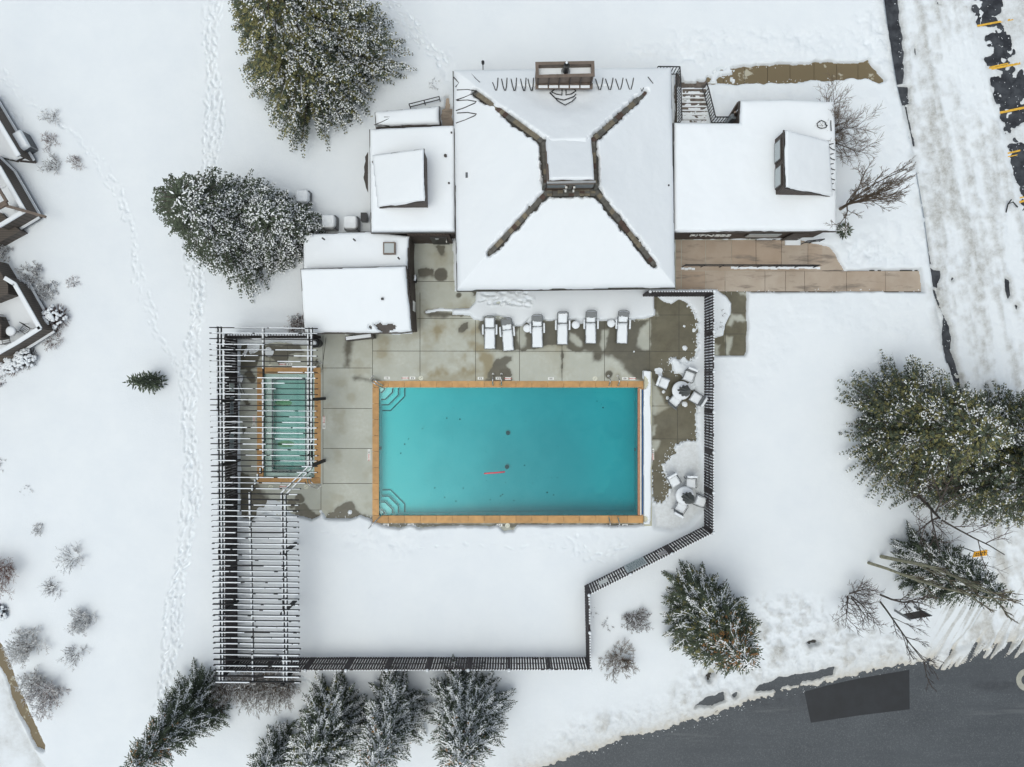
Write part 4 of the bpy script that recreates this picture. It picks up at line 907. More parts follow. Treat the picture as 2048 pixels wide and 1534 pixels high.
# chimney
zt = 5.9; ch = MB(); o_ = [P(1072, 126, zt), P(1187, 124, zt), P(1188, 152, zt), P(1073, 155, zt)]
i_ = inset(o_, .11); ch.ring(o_[::-1], i_[::-1], 3.3, zt, 'trim_brown'); chim = ch.build('chimney', club)
f = MB(); f.ring(inset(o_, -.04)[::-1], inset(o_, .13)[::-1], zt, zt + .05, 'trim_brown'); f.build('chimney_cap', chim)
f = MB(); f.prism(inset(i_, .005), 4.2, 5.5, 'snow'); f.build('chimney_snow', chim)
q = P(1131, 144, 5.5); f = MB(); f.lathe([(.25, 5.4), (.25, 5.55), (.17, 5.58)], 'metal_grey', (q[0], q[1], 0), 20); f.lathe([(.16, 5.5), (.16, 6.35), (.10, 6.36), (.10, 6.2)], 'metal_black', (q[0], q[1], 0), 20)
f.lathe([(.07, 6.36), (.06, 6.40), (.02, 6.42)], 'snow', (q[0], q[1] + .12, 0), 10); f.build('flue', chim, smooth=False)
f = MB(); ys_ = o_[2][1]; xa, xb = o_[3][0], o_[2][0]
f.box(((xa + xb) / 2, ys_ - .16, 4.95), (xb - xa + .06, .30, .14), 'trim_brown')
for k in range(6): f.box((xa + .1 + (xb - xa - .2) * k / 5, ys_ - .1, 5.45), (.05, .14, .85), 'dark_trim')
for k in range(5): f.box((xa + .1 + (xb - xa - .2) * (k + .5) / 5, ys_ - .22, 5.04), (.5, .14, .05), 'snow')
f.build('ledge', chim)
f = MB(); f.prism([(xa, ys_ + .05), (xb, ys_ + .05), (xb, ys_ - .06), (xa, ys_ - .06)][::-1], 3.4, 4.86, 'brick'); f.build('brick_base', chim)
# west wing
_, wr, _, _, _ = flat_block([(738, 258), (912, 250), (912, 466), (741, 466)], 3.0, .34, .25, 'west_wing_wall', seed=21)
mz = MB(); c4 = [P(742, 312, 3.35), P(849, 300, 4.85), P(849, 402, 4.85), P(757, 415, 3.35)]
def monitor(parent, low, high, zl, zh, seed, name='roof_monitor', wins=None):
    """low: two plan points (xy) of the low edge, high: two of the high edge"""
    a, b_ = low; c, d = high     # a-c and b-d are the sides
    m = MB(); m.add([(*a, zl), (*b_, zl), (*d, zl), (*c, zl), (*c, zh), (*d, zh)], [(2, 3, 4, 5), (0, 4, 3), (1, 2, 5), (0, 1, 5, 4), (0, 3, 2, 1)], 'siding'); o = m.build(name, parent)
    zf = quad_plane([(*a, zl + .02), (*b_, zl + .02), (*c, zh + .02), (*d, zh + .02)]); pl = [a, b_, d, c]
    m = MB(); e = inset([pl[0], pl[1], pl[2], pl[3]], -.05); A = sum(e[i][0] * e[(i + 1) % 4][1] - e[(i + 1) % 4][0] * e[i][1] for i in range(4)); e = e if A > 0 else e[::-1]
    zt_ = [float(zf(p[0], p[1])) for p in e]; m.add([(p[0], p[1], z) for p, z in zip(e, zt_)] + [(p[0], p[1], z + .09) for p, z in zip(e, zt_)], [(3, 2, 1, 0), (4, 5, 6, 7)] + [(i, (i + 1) % 4, 4 + (i + 1) % 4, 4 + i) for i in range(4)], 'dark_trim')
    m.build('monitor_roof', o)
    poly_snow('monitor_snow', inset(pl, -.03), lambda x, y: zf(x, y) + .09, .26, o, rad=.18, seed=seed); return o
monitor(club, (P(745, 312, 3.3), P(757, 416, 3.3)), (P(848, 301, 4.75), P(850, 403, 4.75)), 3.2, 4.75, 23)
# tiny roof fittings on the west wing
for (u, v, r_) in [(903, 266, .05), (891, 312, .09), (898, 367, .06), (747, 325, .07), (646, 470 + 7, .05), (708, 479, .05), (797, 516, .05)]:
    q = P3(u, v, 3.3); m = MB(); m.lathe([(r_, -.3), (r_, .12), (r_ * .3, .15)], 'dark_trim', q, 10); m.build('vent_pipe', wr)
# annex above the west wing
flat_block([(749, 224), (760, 222), (880, 212), (880, 250), (751, 256)], 2.55, .28, .15, 'annex_wall', seed=25)
cable([[P3(u, v, 2.86) for (u, v) in run] for run in [[(748, 250), (765, 243), (778, 237), (780, 234), (768, 234)], [(752, 250), (765, 250), (778, 252), (780, 256)]]], club, .022)
# low wing and pool house
_, lr, _, _, _ = flat_block([(606, 468), (742, 462), (820, 472), (816, 545), (606, 545)], 2.35, .3, .05, 'low_wing_wall', seed=27)
m = MB(); q = P3(779, 497, 2.75); m.box(q, (.72, .72, .22), 'trim_brown'); sk = m.build('skylight', lr); m = MB(); m.box((q[0], q[1], q[2] + .12), (.56, .56, .03), 'glass_sky'); m.build('pane', sk)
ph_px = [(600, 537), (813, 531), (825, 664), (800, 667), (608, 668)]
def phcut(x, y, h):
    u = 1024 + x * FPX / (CAMH - 2.8); v = 767 - y * FPX / (CAMH - 2.8); n = (fbm(x, y, .3, 3, 5) - .5) * 8
    d = np.minimum(sd_in(u, v, [(744, 648), (755, 646), (790, 647), (788, 656), (775, 660), (771, 668), (764, 664), (750, 656)], 20), 99) + n
    d2 = 4 - np.hypot(u - 738, v - 653) + n * .5
    return np.where((d > 0) | (d2 > 0), -.05, h)
_, pr, _, zfp, pol = flat_block(ph_px, 3, .3, .18, 'pool_house_wall', zs=[3.35, 3.35, 2.2, 2.2, 2.2], seed=29, cut=phcut)
q = P3(765, 598, 3.1); m = MB(); m.box(q, (.13, .13, .25), 'metal_black'); m.build('vent_pipe', pr)
# brown walls round the small court (east faces) with door
m = MB(); a = P(827, 487); b_ = P(834, 664); m.bar((a[0] - .06, a[1], 1.12), (b_[0] - .06, b_[1], 1.12), .12, 2.2, 'siding'); m.build('court_wall', club)
m = MB(); a = P(826, 487.5); b_ = P(906, 487.5); m.bar((a[0], a[1] + .06, 1.3), (b_[0], b_[1] + .06, 1.3), .12, 2.5, 'siding'); m.build('court_wall', club)
m = MB(); q = P(883, 487); m.box((q[0], q[1] - .03, 1.05), (1.0, .08, 2.05), 'metal_black'); dr_ = m.build('door', club)
m = MB(); m.box((q[0] + .4, q[1] - .1, 1.0), (.05, .08, .16), 'chrome'); m.build('handle', dr_)
m = MB(); m.box((q[0] - .1, q[1] - .08, 1.75), (.2, .02, .1), 'sign_board'); m.build('door_sign', dr_)
m = MB(); q = P(826, 613, 1.0); m.box((P(833, 617)[0] + .02, P(0, 617)[1], 1.2), (.05, .6, .8), 'white_paint'); m.build('notice_panel', club)
# long snowy sill under the pool house eave
m = MB(); a = P3(694, 678, .45); b_ = P3(749, 672, .45); m.bar(a, b_, .26, .9, 'dark_trim'); si = m.build('counter', club); m = MB(); m.bar((a[0] + .06, a[1], .96), (b_[0] - .12, b_[1], .96), .2, .12, 'snow'); m.build('counter_snow', si)
# east wing
ew = [(1478, 201), (1570, 199), (1668, 203), (1673, 330), (1673, 463), (1352, 466), (1345, 466), (1345, 245), (1478, 246)]
_, er, _, _, epoly = flat_block(ew, 2.95, .34, .22, 'east_wing_wall', seed=31)
mo = monitor(club, (P(1656, 284, 3.3), P(1664, 392, 3.3)), (P(1567, 263, 4.6), P(1569, 377, 4.6)), 3.15, 4.6, 33)
xw = P(1546, 0, 3.15)[0] ; 
hx0 = P(1567, 263, 4.6); hx1 = P(1569, 377, 4.6)
for k in (0, 1):
    t0 = .08 + k * .46; t1 = t0 + .38; ya = hx0[1] + (hx1[1] - hx0[1]) * t0; yb = hx0[1] + (hx1[1] - hx0[1]) * t1; xx = hx0[0] + (hx1[0] - hx0[0]) * (t0 + t1) / 2
    m = MB(); m.box((xx - .03, (ya + yb) / 2, 3.85), (.08, abs(yb - ya), .95), 'dark_trim'); wn_ = m.build('window', mo)
    m = MB(); m.box((xx - .075, (ya + yb) / 2, 3.85), (.03, abs(yb - ya) - .16, .78), 'glass_sky'); m.build('pane', wn_)
cab = [[P3(u, v, 3.37) for (u, v) in run] for run in [[(1640, 242), (1634, 247), (1636, 254), (1643, 257), (1652, 255), (1655, 250)], [(1653, 252), (1650, 244), (1643, 241), (1638, 243)]] + [[(1667, 287 + 20 * k), (1658, 289 + 20 * k), (1658, 293 + 20 * k), (1664, 298 + 20 * k), (1670, 300 + 20 * k)] for k in range(5)]]
cab.append([P3(1661.5, 241, 3.37), P3(1662.5, 262, 3.37)]); cable(cab, er, .028)
m = MB(); q0 = P3(1353, 463.5, 3.12); q1 = P3(1655, 461, 3.12); 
# south wall of the east wing: windows, door, letters
ywall = P(0, 480)[1]
wS = [p for p in epoly]; 
wx0 = P(1352, 0)[0]; 
wl_ = inset(epoly, .22); ys_w = min(p[1] for p in wl_)
def wallbox(u, z, w_, h_, mat, name, parent, dy=.0, th=.05):
    m = MB(); x = (u - 1024) * (CAMH - z) / FPX; m.box((x, ys_w - .02 - dy, z), (w_, th, h_), mat); return m.build(name, parent)
for (u, w_) in ((1508, .95), (1540, 1.25)):
    f_ = wallbox(u, 1.55, w_, .95, 'dark_trim', 'window', club); wallbox(u, 1.55, w_ - .14, .80, 'glass_sky', 'pane', f_, dy=.04)
f_ = wallbox(1590, 1.1, 1.0, 2.1, 'dark_trim', 'door', club, dy=.02); wallbox(1597, 1.0, .06, .2, 'chrome', 'handle', f_, dy=.08)
m = MB(); q = P(1582, 479); m.prism([(q[0] - .4, ys_w - .02), (q[0] + .55, ys_w - .02), (q[0] + .55, ys_w - .35), (q[0] - .4, ys_w - .35)][::-1], 0, .12, 'snow'); m.build('door_step', club)
text_mesh('FITNESS', .62, 'white_paint', ((1420 - 1024) * (CAMH - 1.5) / FPX, ys_w - .06, 1.5), (R(90), 0, 0), 'sign_lettering', club, .03, 1.15)
# porch posts near the inner stair corner of the east wing
for (a, b_, w_) in (((1478, 206, 2.7), (1455, 243, .1), .22), ((1470, 224, 2.7), (1472, 243, .2), .10)):
    m = MB(); m.bar(P3(*a), P3(*b_), w_, .12, 'trim_brown'); m.build('porch_brace', club)
m = MB(); q = P(1465, 240, 1.2); m.box((q[0], q[1], 1.0), (.5, .3, 1.6), 'glass'); m.build('porch_window', club)
# ragged dirt bank at the west wall
m = MB(); m.prism(PP([(736, 304), (736, 385), (732, 376), (730, 366), (727, 356), (729, 344), (728, 334), (731, 322), (730, 314)], .3), 0, .31, 'dark_trim'); tag(m.build('bare_soil'), kind='structure')
# boxes at the wall
m = MB(); q = P(734, 441); m.box((q[0], q[1], .8), (.35, .5, .5), 'metal_black'); bb(m, 'meter_box', club)
# stairs
st = empty('stairs', P3(1385, 200), 0, 'flight of worn stone steps dusted with snow between the hall and the black railings', 'stairs')
for k in range(8):
    v0 = 182 + k * 7.8; m = MB(); zt_ = .02 + .05 * k if False else .04 + .05 * (8 - k) * 0 + .02 * k
    m.prism(PP([(1363 - k * .0, v0 + 7.7), (1410 + k * 1.2, v0 + 7.7), (1409 + k * 1.2, v0 + .3), (1363, v0 + .3)], .1), -.05, .42 - .045 * k, 'stone_step')
    bb(m, 'step', st)
rnd = random.Random(3)
gx_, gy_ = np.meshgrid(np.linspace(*[P(1353, 0, .3)[0], P(1424, 0, .3)[0]], 90), np.linspace(P(0, 246, .3)[1], P(0, 140, .3)[1], 120))
vv = 767 - gy_ * FPX / (CAMH - .3); uu = 1024 + gx_ * FPX / (CAMH - .3)
stepz = np.where(vv > 182, .42 - .045 * np.floor((vv - 182) / 7.8), .42 - .1)
zz_ = stepz + .16 * (fbm(gx_, gy_, .28, 4, 8) - .50) + .03 * np.where((vv - 182) % 7.8 < 2.0, -1, 0)
zz_ = np.where(uu > 1411 + (vv - 170) * .16, .55, zz_); zz_ = np.where(uu < 1360, .5 + .2 * (fbm(gx_, gy_, .5, 3, 4) - .62), zz_); zz_ = np.where(uu > 1420 + (vv - 160) * .1, -.3, zz_)
so_ = Vector(st.location); kp_ = (zz_ > -.1); kp_ = kp_[:-1, :-1] & kp_[1:, :-1] & kp_[:-1, 1:] & kp_[1:, 1:]
grid_obj('snow_dusting', gx_ - so_.x, gy_ - so_.y, zz_, kp_ & (vv[:-1, :-1] > 176), 'snow', parent=st)
# ================================================================ FENCES, RAILINGS, PERGOLA
def picket_rail(name, label, pts, z0, z1, pitch=.17, group='black picket railings by the stairs'):
    """railing along top points given in px at height z1"""
    w = [P(u, v, z1) for u, v in pts]; o = empty(name, (*w[0], z0), 0, label, 'railing', group); off = (w[0][0], w[0][1], z0)
    m = MB()
    for a, b_ in zip(w[:-1], w[1:]):
        m.bar((*a, z1), (*b_, z1), .06, .05, 'metal_black'); 
    m.build('top_rail', o, origin=off)
    m = MB()
    for a, b_ in zip(w[:-1], w[1:]): m.bar((*a, z0 + .08), (*b_, z0 + .08), .04, .04, 'metal_black')
    m.build('bottom_rail', o, origin=off)
    m = MB()
    for a, b_ in zip(w[:-1], w[1:]):
        L = math.hypot(b_[0] - a[0], b_[1] - a[1]); n = int(L / pitch)
        for i in range(n + 1):
            t = i / max(1, n); x = a[0] + (b_[0] - a[0]) * t; y = a[1] + (b_[1] - a[1]) * t
            m.box((x, y, (z0 + z1) / 2), (.04, .04, z1 - z0), 'metal_black')
    m.build('pickets', o, origin=off)
picket_rail('stair_railing', 'black picket railing along the hall side of the stairs', [(1316, 133), (1360, 133.5), (1362, 175), (1364, 238)], .35, 1.45)
picket_rail('stair_railing', 'slanting black picket railing on the open side of the stairs', [(1413, 166), (1417, 176), (1431, 233)], .35, 1.35)
picket_rail('stair_railing', 'short black picket railing between the stairs and the east wing', [(1431, 234), (1478, 234)], .2, 1.2)
def pipe_rail(name, label, pts, z1, z0=0.0, posts=4, gap=.5, mat='metal_black', parent=None, group=None):
    w = [P3(u, v, z1) for u, v in pts]; o = empty(name, (w[0][0], w[0][1], z0), 0, label, 'handrail', group); off = (w[0][0], w[0][1], z0)
    m = MB(); m.tube(w, .03, mat, 6); m.build('top_rail', o, origin=off)
    m = MB(); m.tube([(p[0], p[1], p[2] - gap) for p in w], .03, mat, 6); m.build('lower_rail', o, origin=off)
    a = Vector(w[0]); b_ = Vector(w[-1])
    for i in range(posts):
        p = a.lerp(b_, i / (posts - 1)); m = MB(); m.tube([(p.x, p.y, z0), (p.x, p.y, p.z)], .032, mat, 6); m.build('post', o, origin=off)
pipe_rail('ramp_handrail', 'long black pipe handrail between the upper and lower brown walks', [(1372, 529), (1500, 529.5), (1640, 530)], 1.0, posts=8, gap=.45)
pipe_rail('door_handrail', 'short black pipe handrail at the right end of the brown walk near the wing corner', [(1615, 482), (1649, 478)], 1.0, posts=3)
pipe_rail('back_handrail', 'short black pipe handrail beside the left annex below the big tree', [(818, 208), (878, 193)], 1.0, posts=3, gap=.45)

def board_fence(label, p0, p1, inner, bays, z1=2.1, first_post=True, last_post=True, zb=.12, signs=None, pitch=.163, name='board_fence', bw=.106):
    """p0,p1 px at top; inner = +1/-1 side of the boards relative to the run direction"""
    a = Vector(P(*p0, z1)); b_ = Vector(P(*p1, z1)); d = b_ - a; L = d.length; e = d / L; n = Vector((-e.y, e.x)) * inner; ang = math.atan2(e.y, e.x)
    o = empty(name, (a.x, a.y, 0), 0, label, 'fence', 'dark board fences round the pool'); off = (a.x, a.y, 0)
    for k in range(bays):
        s0 = L * k / bays; s1 = L * (k + 1) / bays; m = MB(); cnt = int((s1 - s0 - .14) / pitch); rnd = random.Random(k + int(p0[0]))
        for i in range(cnt):
            s = s0 + .07 + (s1 - s0 - .14) * (i + .5) / cnt; c = a + e * s + n * .055; hz = rnd.uniform(-.012, .012)
            m.box((c.x, c.y, (z1 + zb) / 2 + hz), (bw, .045, z1 - zb), 'fence_wood', rz=ang)
        m.build('panel', o, origin=off)
    m = MB()
    for z in (.32, 1.15, 1.98):
        c0 = a; c1 = b_; m.bar((c0.x, c0.y, z), (c1.x, c1.y, z), .085, .045, 'fence_wood')
    m.build('rail', o, origin=off)
    m = MB(); rnd = random.Random(int(p0[1]))
    for z, w_ in ((.365, .07), (1.20, .07), (2.03, .08)):
        s = 0
        while s < L:
            l_ = pitch * .62 ; c = a + e * (s + pitch / 2) - n * .01
            if rnd.random() < .94: m.box((c.x, c.y, z), (l_, w_, .05), 'snow', rz=ang)
            s += pitch
    m.build('rail_snow', o, origin=off)
    for k in range(bays + 1):
        if (k == 0 and not first_post) or (k == bays and not last_post): continue
        c = a + d * (k / bays) ; m = MB(); m.box((c.x, c.y, z1 / 2), (.17, .15, z1 + .04), 'fence_wood', rz=ang)
        po = m.build('post', o, origin=off); c = c 
        m = MB(); m.lathe([(.085, 0), (.10, .05), (.08, .11), (.02, .13)], 'snow', (c.x, c.y, z1 + .02), 12); m.build('snow_cap', po, origin=off, smooth=True)
    for sg in (signs or []):
        s, zc, w_, h_, mat, lines, lab = sg; c = a + e * (L * s) + n * .085
        q = empty('fence_sign', (c.x, c.y, zc), 0, lab, 'sign', None); m = MB(); m.box((c.x, c.y, zc), (w_, .02, h_), mat, rz=ang); m.build('board', q, origin=(c.x, c.y, zc))
        if lines:
            m = MB(); rnd = random.Random(7)
            for i in range(lines):
                z = zc + h_ * (.40 - .8 * i / max(1, lines - 1)); x = -w_ * .44
                while x < w_ * .42:
                    l_ = rnd.uniform(.03, .14) * (1.6 if i == 0 else 1); cc = c + e * (x + l_ / 2) + n * .012
                    if x + l_ < w_ * .44: m.box((cc.x, cc.y, z), (l_, .004, h_ * (.5 / lines)), 'sign_text', rz=ang)
                    x += l_ + .045
            m.build('lettering', q, origin=(c.x, c.y, zc))
    return o
# corners at top height
board_fence('short dark board fence from the hall corner to the top right fence corner', (1300, 583), (1428, 583), -1, 1, last_post=False)
board_fence('long straight dark board fence right of the patio tables', (1428, 583), (1427, 1066), -1, 6, last_post=True)
board_fence('dark board fence slanting down below the patio, carrying three signs', (1427, 1066), (1178, 1190), -1, 3, first_post=False,
    signs=[(.60, 1.12, 1.35, 1.55, 'sign_board', 12, 'big pale board of fine print on the slanting fence'), (.385, 1.45, .5, .75, 'sign_pink', 4, 'small pinkish sign right of the big board on the slanting fence'), (.865, 1.3, .62, .75, 'white_paint', 0, 'small blank white sign near the lower end of the slanting fence')])
board_fence('short dark board fence running up and down, left of the bare bushes', (1178, 1190), (1181, 1340), -1, 2, first_post=False)
board_fence('long dark board fence along the bottom of the snowy lawn', (1181, 1340), (447, 1341), -1, 9, first_post=False)
board_fence('long dark board fence on the left under the pergola', (449, 1341), (448, 668), -1, 8, first_post=False, bw=.148)
board_fence('short dark board fence along the top end of the pergola', (448, 670), (620, 670), -1, 2, first_post=False)
# things hung on the west fence
def hang(name, lab, cat, u, v, w_, h_, mat, dots=False):
    z = 1.35; x = P(449, 0, 2.1)[0] + .14; y = (767 - v) * (CAMH - z) / FPX; q = empty(name, (x, y, z), 0, lab, cat)
    m = MB(); m.box((x, y, z), (.03, w_, h_), mat); m.build('board', q, origin=(x, y, z))
    if dots:
        m = MB(); rnd = random.Random(int(v))
        for i in range(int(w_ / .09)):
            for j_ in range(7): m.box((x + .018, y - w_ / 2 + .07 + i * .09, z - h_ / 2 + .1 + j_ * (h_ - .2) / 6), (.004, .05, .03), 'sign_text' if rnd.random() < .7 else mat)
        m.build('lettering', q, origin=(x, y, z))
hang('fence_sign', 'small square sign on the left fence, below the life ring', 'sign', 455, 774, .5, .72, 'sign_board', True)
hang('fence_sign', 'tall grey sign on the left fence, middle of three', 'sign', 455, 811, 1.05, .50, 'sign_grey', True)
hang('fence_sign', 'tall grey sign on the left fence, lowest of three', 'sign', 457, 883, 1.05, .62, 'sign_grey', True)
q = P3(459, 744, 1.1); m = MB(); rg = []
for k in range(21):
    t = k / 20 * 2 * math.pi; rg.append((0.08, .27 * math.cos(t), .27 * math.sin(t)))
m.tube([(q[0] + a, q[1] + b_, q[2] + c) for a, b_, c in rg], .06, 'white_paint', 8, cap=False); tag(m.build('life_ring', origin=q, smooth=True), 'white life ring hanging on the left fence under the pergola', 'life ring')

# pergola --------------------------------------------------------------------
pg = empty('pergola', P3(520, 1000), 0, 'long dark pergola of thin snow topped slats over the small pool and left fence', 'pergola'); po = tuple(pg.location)
ZB, ZS = 3.1, 3.33
def beam(pts, w_=.07, h_=.22, z=ZB, snow=.06):
    w = [P(u, v, z) for u, v in pts]; m = MB(); rnd = random.Random(int(pts[0][0]))
    for a, b_ in zip(w[:-1], w[1:]):
        m.bar((*a, z), (*b_, z), w_, h_, 'pergola_wood'); L = math.hypot(b_[0] - a[0], b_[1] - a[1]); s = 0
        while s < L:
            l_ = rnd.uniform(.2, .9); t0 = s / L; t1 = min(1, (s + l_) / L)
            if rnd.random() < .96: m.bar((a[0] + (b_[0] - a[0]) * t0, a[1] + (b_[1] - a[1]) * t0, z + h_ / 2 + .025), (a[0] + (b_[0] - a[0]) * t1, a[1] + (b_[1] - a[1]) * t1, z + h_ / 2 + .025), w_ * rnd.uniform(.85, 1.25), snow, 'snow')
            s += l_ + rnd.uniform(0, .1)
    return m.build('beam', pg, origin=po)
beam([(435, 653), (441, 1360)]); beam([(441.5, 653), (447, 1360)])
beam([(617, 655), (618, 934)]); beam([(624, 655), (624, 934)])
beam([(618, 932), (563, 986)]); beam([(624, 936), (569, 992)])
beam([(564, 986), (569, 1362)]); beam([(571, 990), (575, 1362)])
beam([(527, 655), (527, 936)], .075, .18); beam([(500, 984), (507, 1362)], .075, .18)
for k, (u, v) in enumerate([(521.5, 936), (516, 947.5), (511, 958.5), (505.5, 970)]):
    beam([(u, v), (u, v + 11)], .075, .16)
rnd = random.Random(17); NS = 65
for k in range(NS):
    v = 655.5 + k * 11.06; u0 = 419.5 + k * .13
    u1 = 635.5 if v < 944 else (635.5 - (v - 944) * 1.05 if v < 980 else 597 + (v - 980) * .01)
    u1 += rnd.uniform(-1.5, 1.0); sk = rnd.uniform(-.6, .6)
    a = P(u0, v - .5, ZS); b_ = P(u1, v + 1.2 + sk, ZS); m = MB()
    m.bar((*a, ZS), (*b_, ZS), .05, .17, 'pergola_wood'); L = b_[0] - a[0]; s = rnd.uniform(0, .2)
    while s < L:
        l_ = rnd.uniform(.5, 2.6); t0 = s / L; t1 = min(.995, (s + l_) / L)
        pr = .90 if v > 1000 else .56
        if rnd.random() < pr: m.bar((a[0] + L * t0, a[1] + (b_[1] - a[1]) * t0, ZS + .105), (a[0] + L * t1, a[1] + (b_[1] - a[1]) * t1, ZS + .105), rnd.uniform(.030, .058), .045, 'snow')
        s += l_ + rnd.uniform(0, .25)
    m.build('slat', pg, origin=po)
for (u, v) in ((649, 797), (649, 921), (594, 1085), (594, 1198), (594, 1330)):
    q = P(u, v); m = MB(); m.box((q[0], q[1], 1.5), (.17, .17, 3.0), 'pergola_wood'); m.build('post', pg, origin=po)
for v in (700, 800, 920, 1085, 1198, 1320):
    q = P(478, v); m = MB(); m.box((P(438, 0, ZB)[0], (767 - v) * CAMH / FPX, 1.5), (.15, .15, 3.0), 'pergola_wood'); m.build('post', pg, origin=po)

# ================================================================ FURNITURE
def lounger():
    o = empty('sun_lounger', (0, 0, 0)); W = .66
    m = MB()
    for s in (-1, 1):
        m.tube([(s * W / 2, -.98, .30), (s * W / 2, -.95, .36), (s * W / 2, .32, .36)], .022, 'frame_grey', 6)
    m.tube([(-W / 2, -.98, .33), (W / 2, -.98, .33)], .022, 'frame_grey', 6); m.tube([(-W / 2, .32, .36), (W / 2, .32, .36)], .02, 'frame_grey', 6)
    m.build('frame', o)
    for sx in (-1, 1):
        for y in (-.85, .25):
            m = MB(); m.tube([(sx * W / 2, y, .35), (sx * (W / 2 + .03), y - .03, 0)], .022, 'frame_grey', 6); m.build('leg', o)
    m = MB(); m.box((0, -.33, .355), (W - .06, 1.28, .02), 'grey_sling'); m.build('seat', o)
    m = MB(); m.bar((0, .33, .37), (0, .93, .80), W - .06, .02, 'grey_sling')
    for s in (-1, 1): m.tube([(s * W / 2, .30, .36), (s * W / 2, .93, .82), (s * W * .35, 1.0, .86)], .022, 'frame_grey', 6)
    m.tube([(-W * .38, .98, .85), (-W * .2, 1.02, .88), (W * .2, 1.02, .88), (W * .38, .98, .85)], .022, 'frame_grey', 6)
    m.build('backrest', o)
    for s in (-1, 1):
        m = MB(); m.tube([(s * (W / 2 + .03), -.05, .36), (s * (W / 2 + .085), .0, .58), (s * (W / 2 + .085), .45, .60), (s * (W / 2 + .02), .55, .5)], .02, 'frame_grey', 6); ar = m.build('armrest', o)
        m = MB(); m.tube([(s * (W / 2 + .085), -.10, .61), (s * (W / 2 + .095), .0, .64), (s * (W / 2 + .095), .42, .66), (s * (W / 2 + .085), .5, .64)], .055, 'snow', 8); m.build('arm_snow', ar, smooth=True)
    return o
def lump(w_, l_, h_, seed, c=(0, 0, 0), tilt=0, rough=.25, mat='snow'):
    """rounded pillow of snow"""
    m = MB(); n, k = 14, 18; vs = []
    for j_ in range(k + 1):
        for i in range(n + 1):
            a = i / n * 2 - 1; b_ = j_ / k * 2 - 1; e = max(abs(a), abs(b_)); hh = h_ * (1 - max(0, (e - .78) / .22) ** 2 * .9)
            wob = (float(fbm(np.array(a * 2.0 + seed * 7), np.array(b_ * 3.0), .8, 3, seed)) - .5)
            x = a * w_ / 2 + (wob * .05 if abs(a) > .9 else 0); y = b_ * l_ / 2 + (wob * .07 * rough * 4 if abs(b_) > .9 else 0)
            vs.append(Vector((x, y, hh + wob * .03)))
    Rm = Matrix.Rotation(tilt, 3, 'X'); vs = [Rm @ v + Vector(c) for v in vs]
    m.add(vs, [(j_ * (n + 1) + i, j_ * (n + 1) + i + 1, (j_ + 1) * (n + 1) + i + 1, (j_ + 1) * (n + 1) + i) for j_ in range(k) for i in range(n)], mat)
    bd = [i for i in range(n + 1)] + [(j_) * (n + 1) + n for j_ in range(1, k + 1)] + [k * (n + 1) + i for i in range(n - 1, -1, -1)] + [j_ * (n + 1) for j_ in range(k - 1, 0, -1)]
    base = [Rm @ Vector((vs0.x, vs0.y, 0)) for vs0 in []]
    z0 = len(m.v)
    low = [tuple(Vector(m.v[i]) - Rm @ Vector((0, 0, h_ * .12))) for i in bd]; m.v += low; q = len(bd)
    for i in range(q): m.f.append((bd[i], z0 + i, z0 + (i + 1) % q, bd[(i + 1) % q])); m.m.append(0)
    return m
def copy_tree(o, parent=None):
    c = o.copy(); col.objects.link(c); c.parent = parent
    for ch in [x for x in bpy.data.objects if x.parent == o]: copy_tree(ch, c)
    return c
proto = lounger(); LG = 'sun loungers in a row above the pool'
# (u, v of centre, rotation deg, back snow extent, label)
LS = [(980, 667, 0, 1.0, 'fully snow covered sun lounger, leftmost of the row'), (1015, 670.5, 4.5, .42, 'tilted snowy sun lounger with bare grey headrest, second from the left'), (1074, 664, 1, .5, 'snowy sun lounger with a bare grey head, just right of the left side table'),
      (1124, 658, 0, 1.0, 'fully snow covered sun lounger with thick snowy armrests, just left of the middle side table'), (1180, 656, .5, .48, 'snowy sun lounger with bare grey head between the middle and right side tables'), (1243, 656, -1.5, .6, 'snowy sun lounger with half bare head, rightmost of the row')]
for i, (u, v, rz, ext, lab) in enumerate(LS):
    o = proto if i == 0 else copy_tree(proto); o.location = P3(u, v, 0); o.rotation_euler.z = R(rz); tag(o, lab, 'sun lounger', LG)
for i, ((u, v, rz, ext, lab), o) in enumerate(zip(LS, [x for x in bpy.data.objects if x.get('category') == 'sun lounger'])):
    seat = [c for c in bpy.data.objects if c.parent == o and c.name.startswith('seat')][0]; back = [c for c in bpy.data.objects if c.parent == o and c.name.startswith('backrest')][0]
    lump(.62, 1.25, .09, i + 1, (0, -.34, .37)).build('seat_snow', seat, smooth=True)
    l_ = .66 * ext; cy = .36 + l_ / 2 * .82; lump(.56, l_, .07, i + 20, (0, cy, .40 + (cy - .33) * .72), tilt=math.atan2(.43, .6), rough=.9 if ext < 1 else .25).build('back_snow', back, smooth=True)
def side_table(u, v, lab):
    q = P3(u, v, 0); o = empty('side_table', q, 0, lab, 'side table', 'round side tables between the loungers')
    m = MB(); m.lathe([(.235, .42), (.25, .44), (.235, .46)], 'frame_grey', (0, 0, 0), 24); tp = m.build('table_top', o)
    m = MB(); m.lathe([(.245, .46), (.25, .52), (.22, .57), (.12, .60), (.01, .605)], 'snow', (0, 0, 0), 28); m.build('snow', tp, smooth=True)
    for k in range(4):
        a = k * math.pi / 2 + .8; m = MB(); m.tube([(.2 * math.cos(a), .2 * math.sin(a), .42), (.24 * math.cos(a), .24 * math.sin(a), 0)], .016, 'frame_grey', 6); m.build('leg', o)
side_table(1054, 658, 'round snow topped side table, leftmost of the three between the loungers'); side_table(1150, 651, 'round snow topped side table, middle of the three between the loungers'); side_table(1220, 648, 'round snow topped side table, rightmost of the three between the loungers')
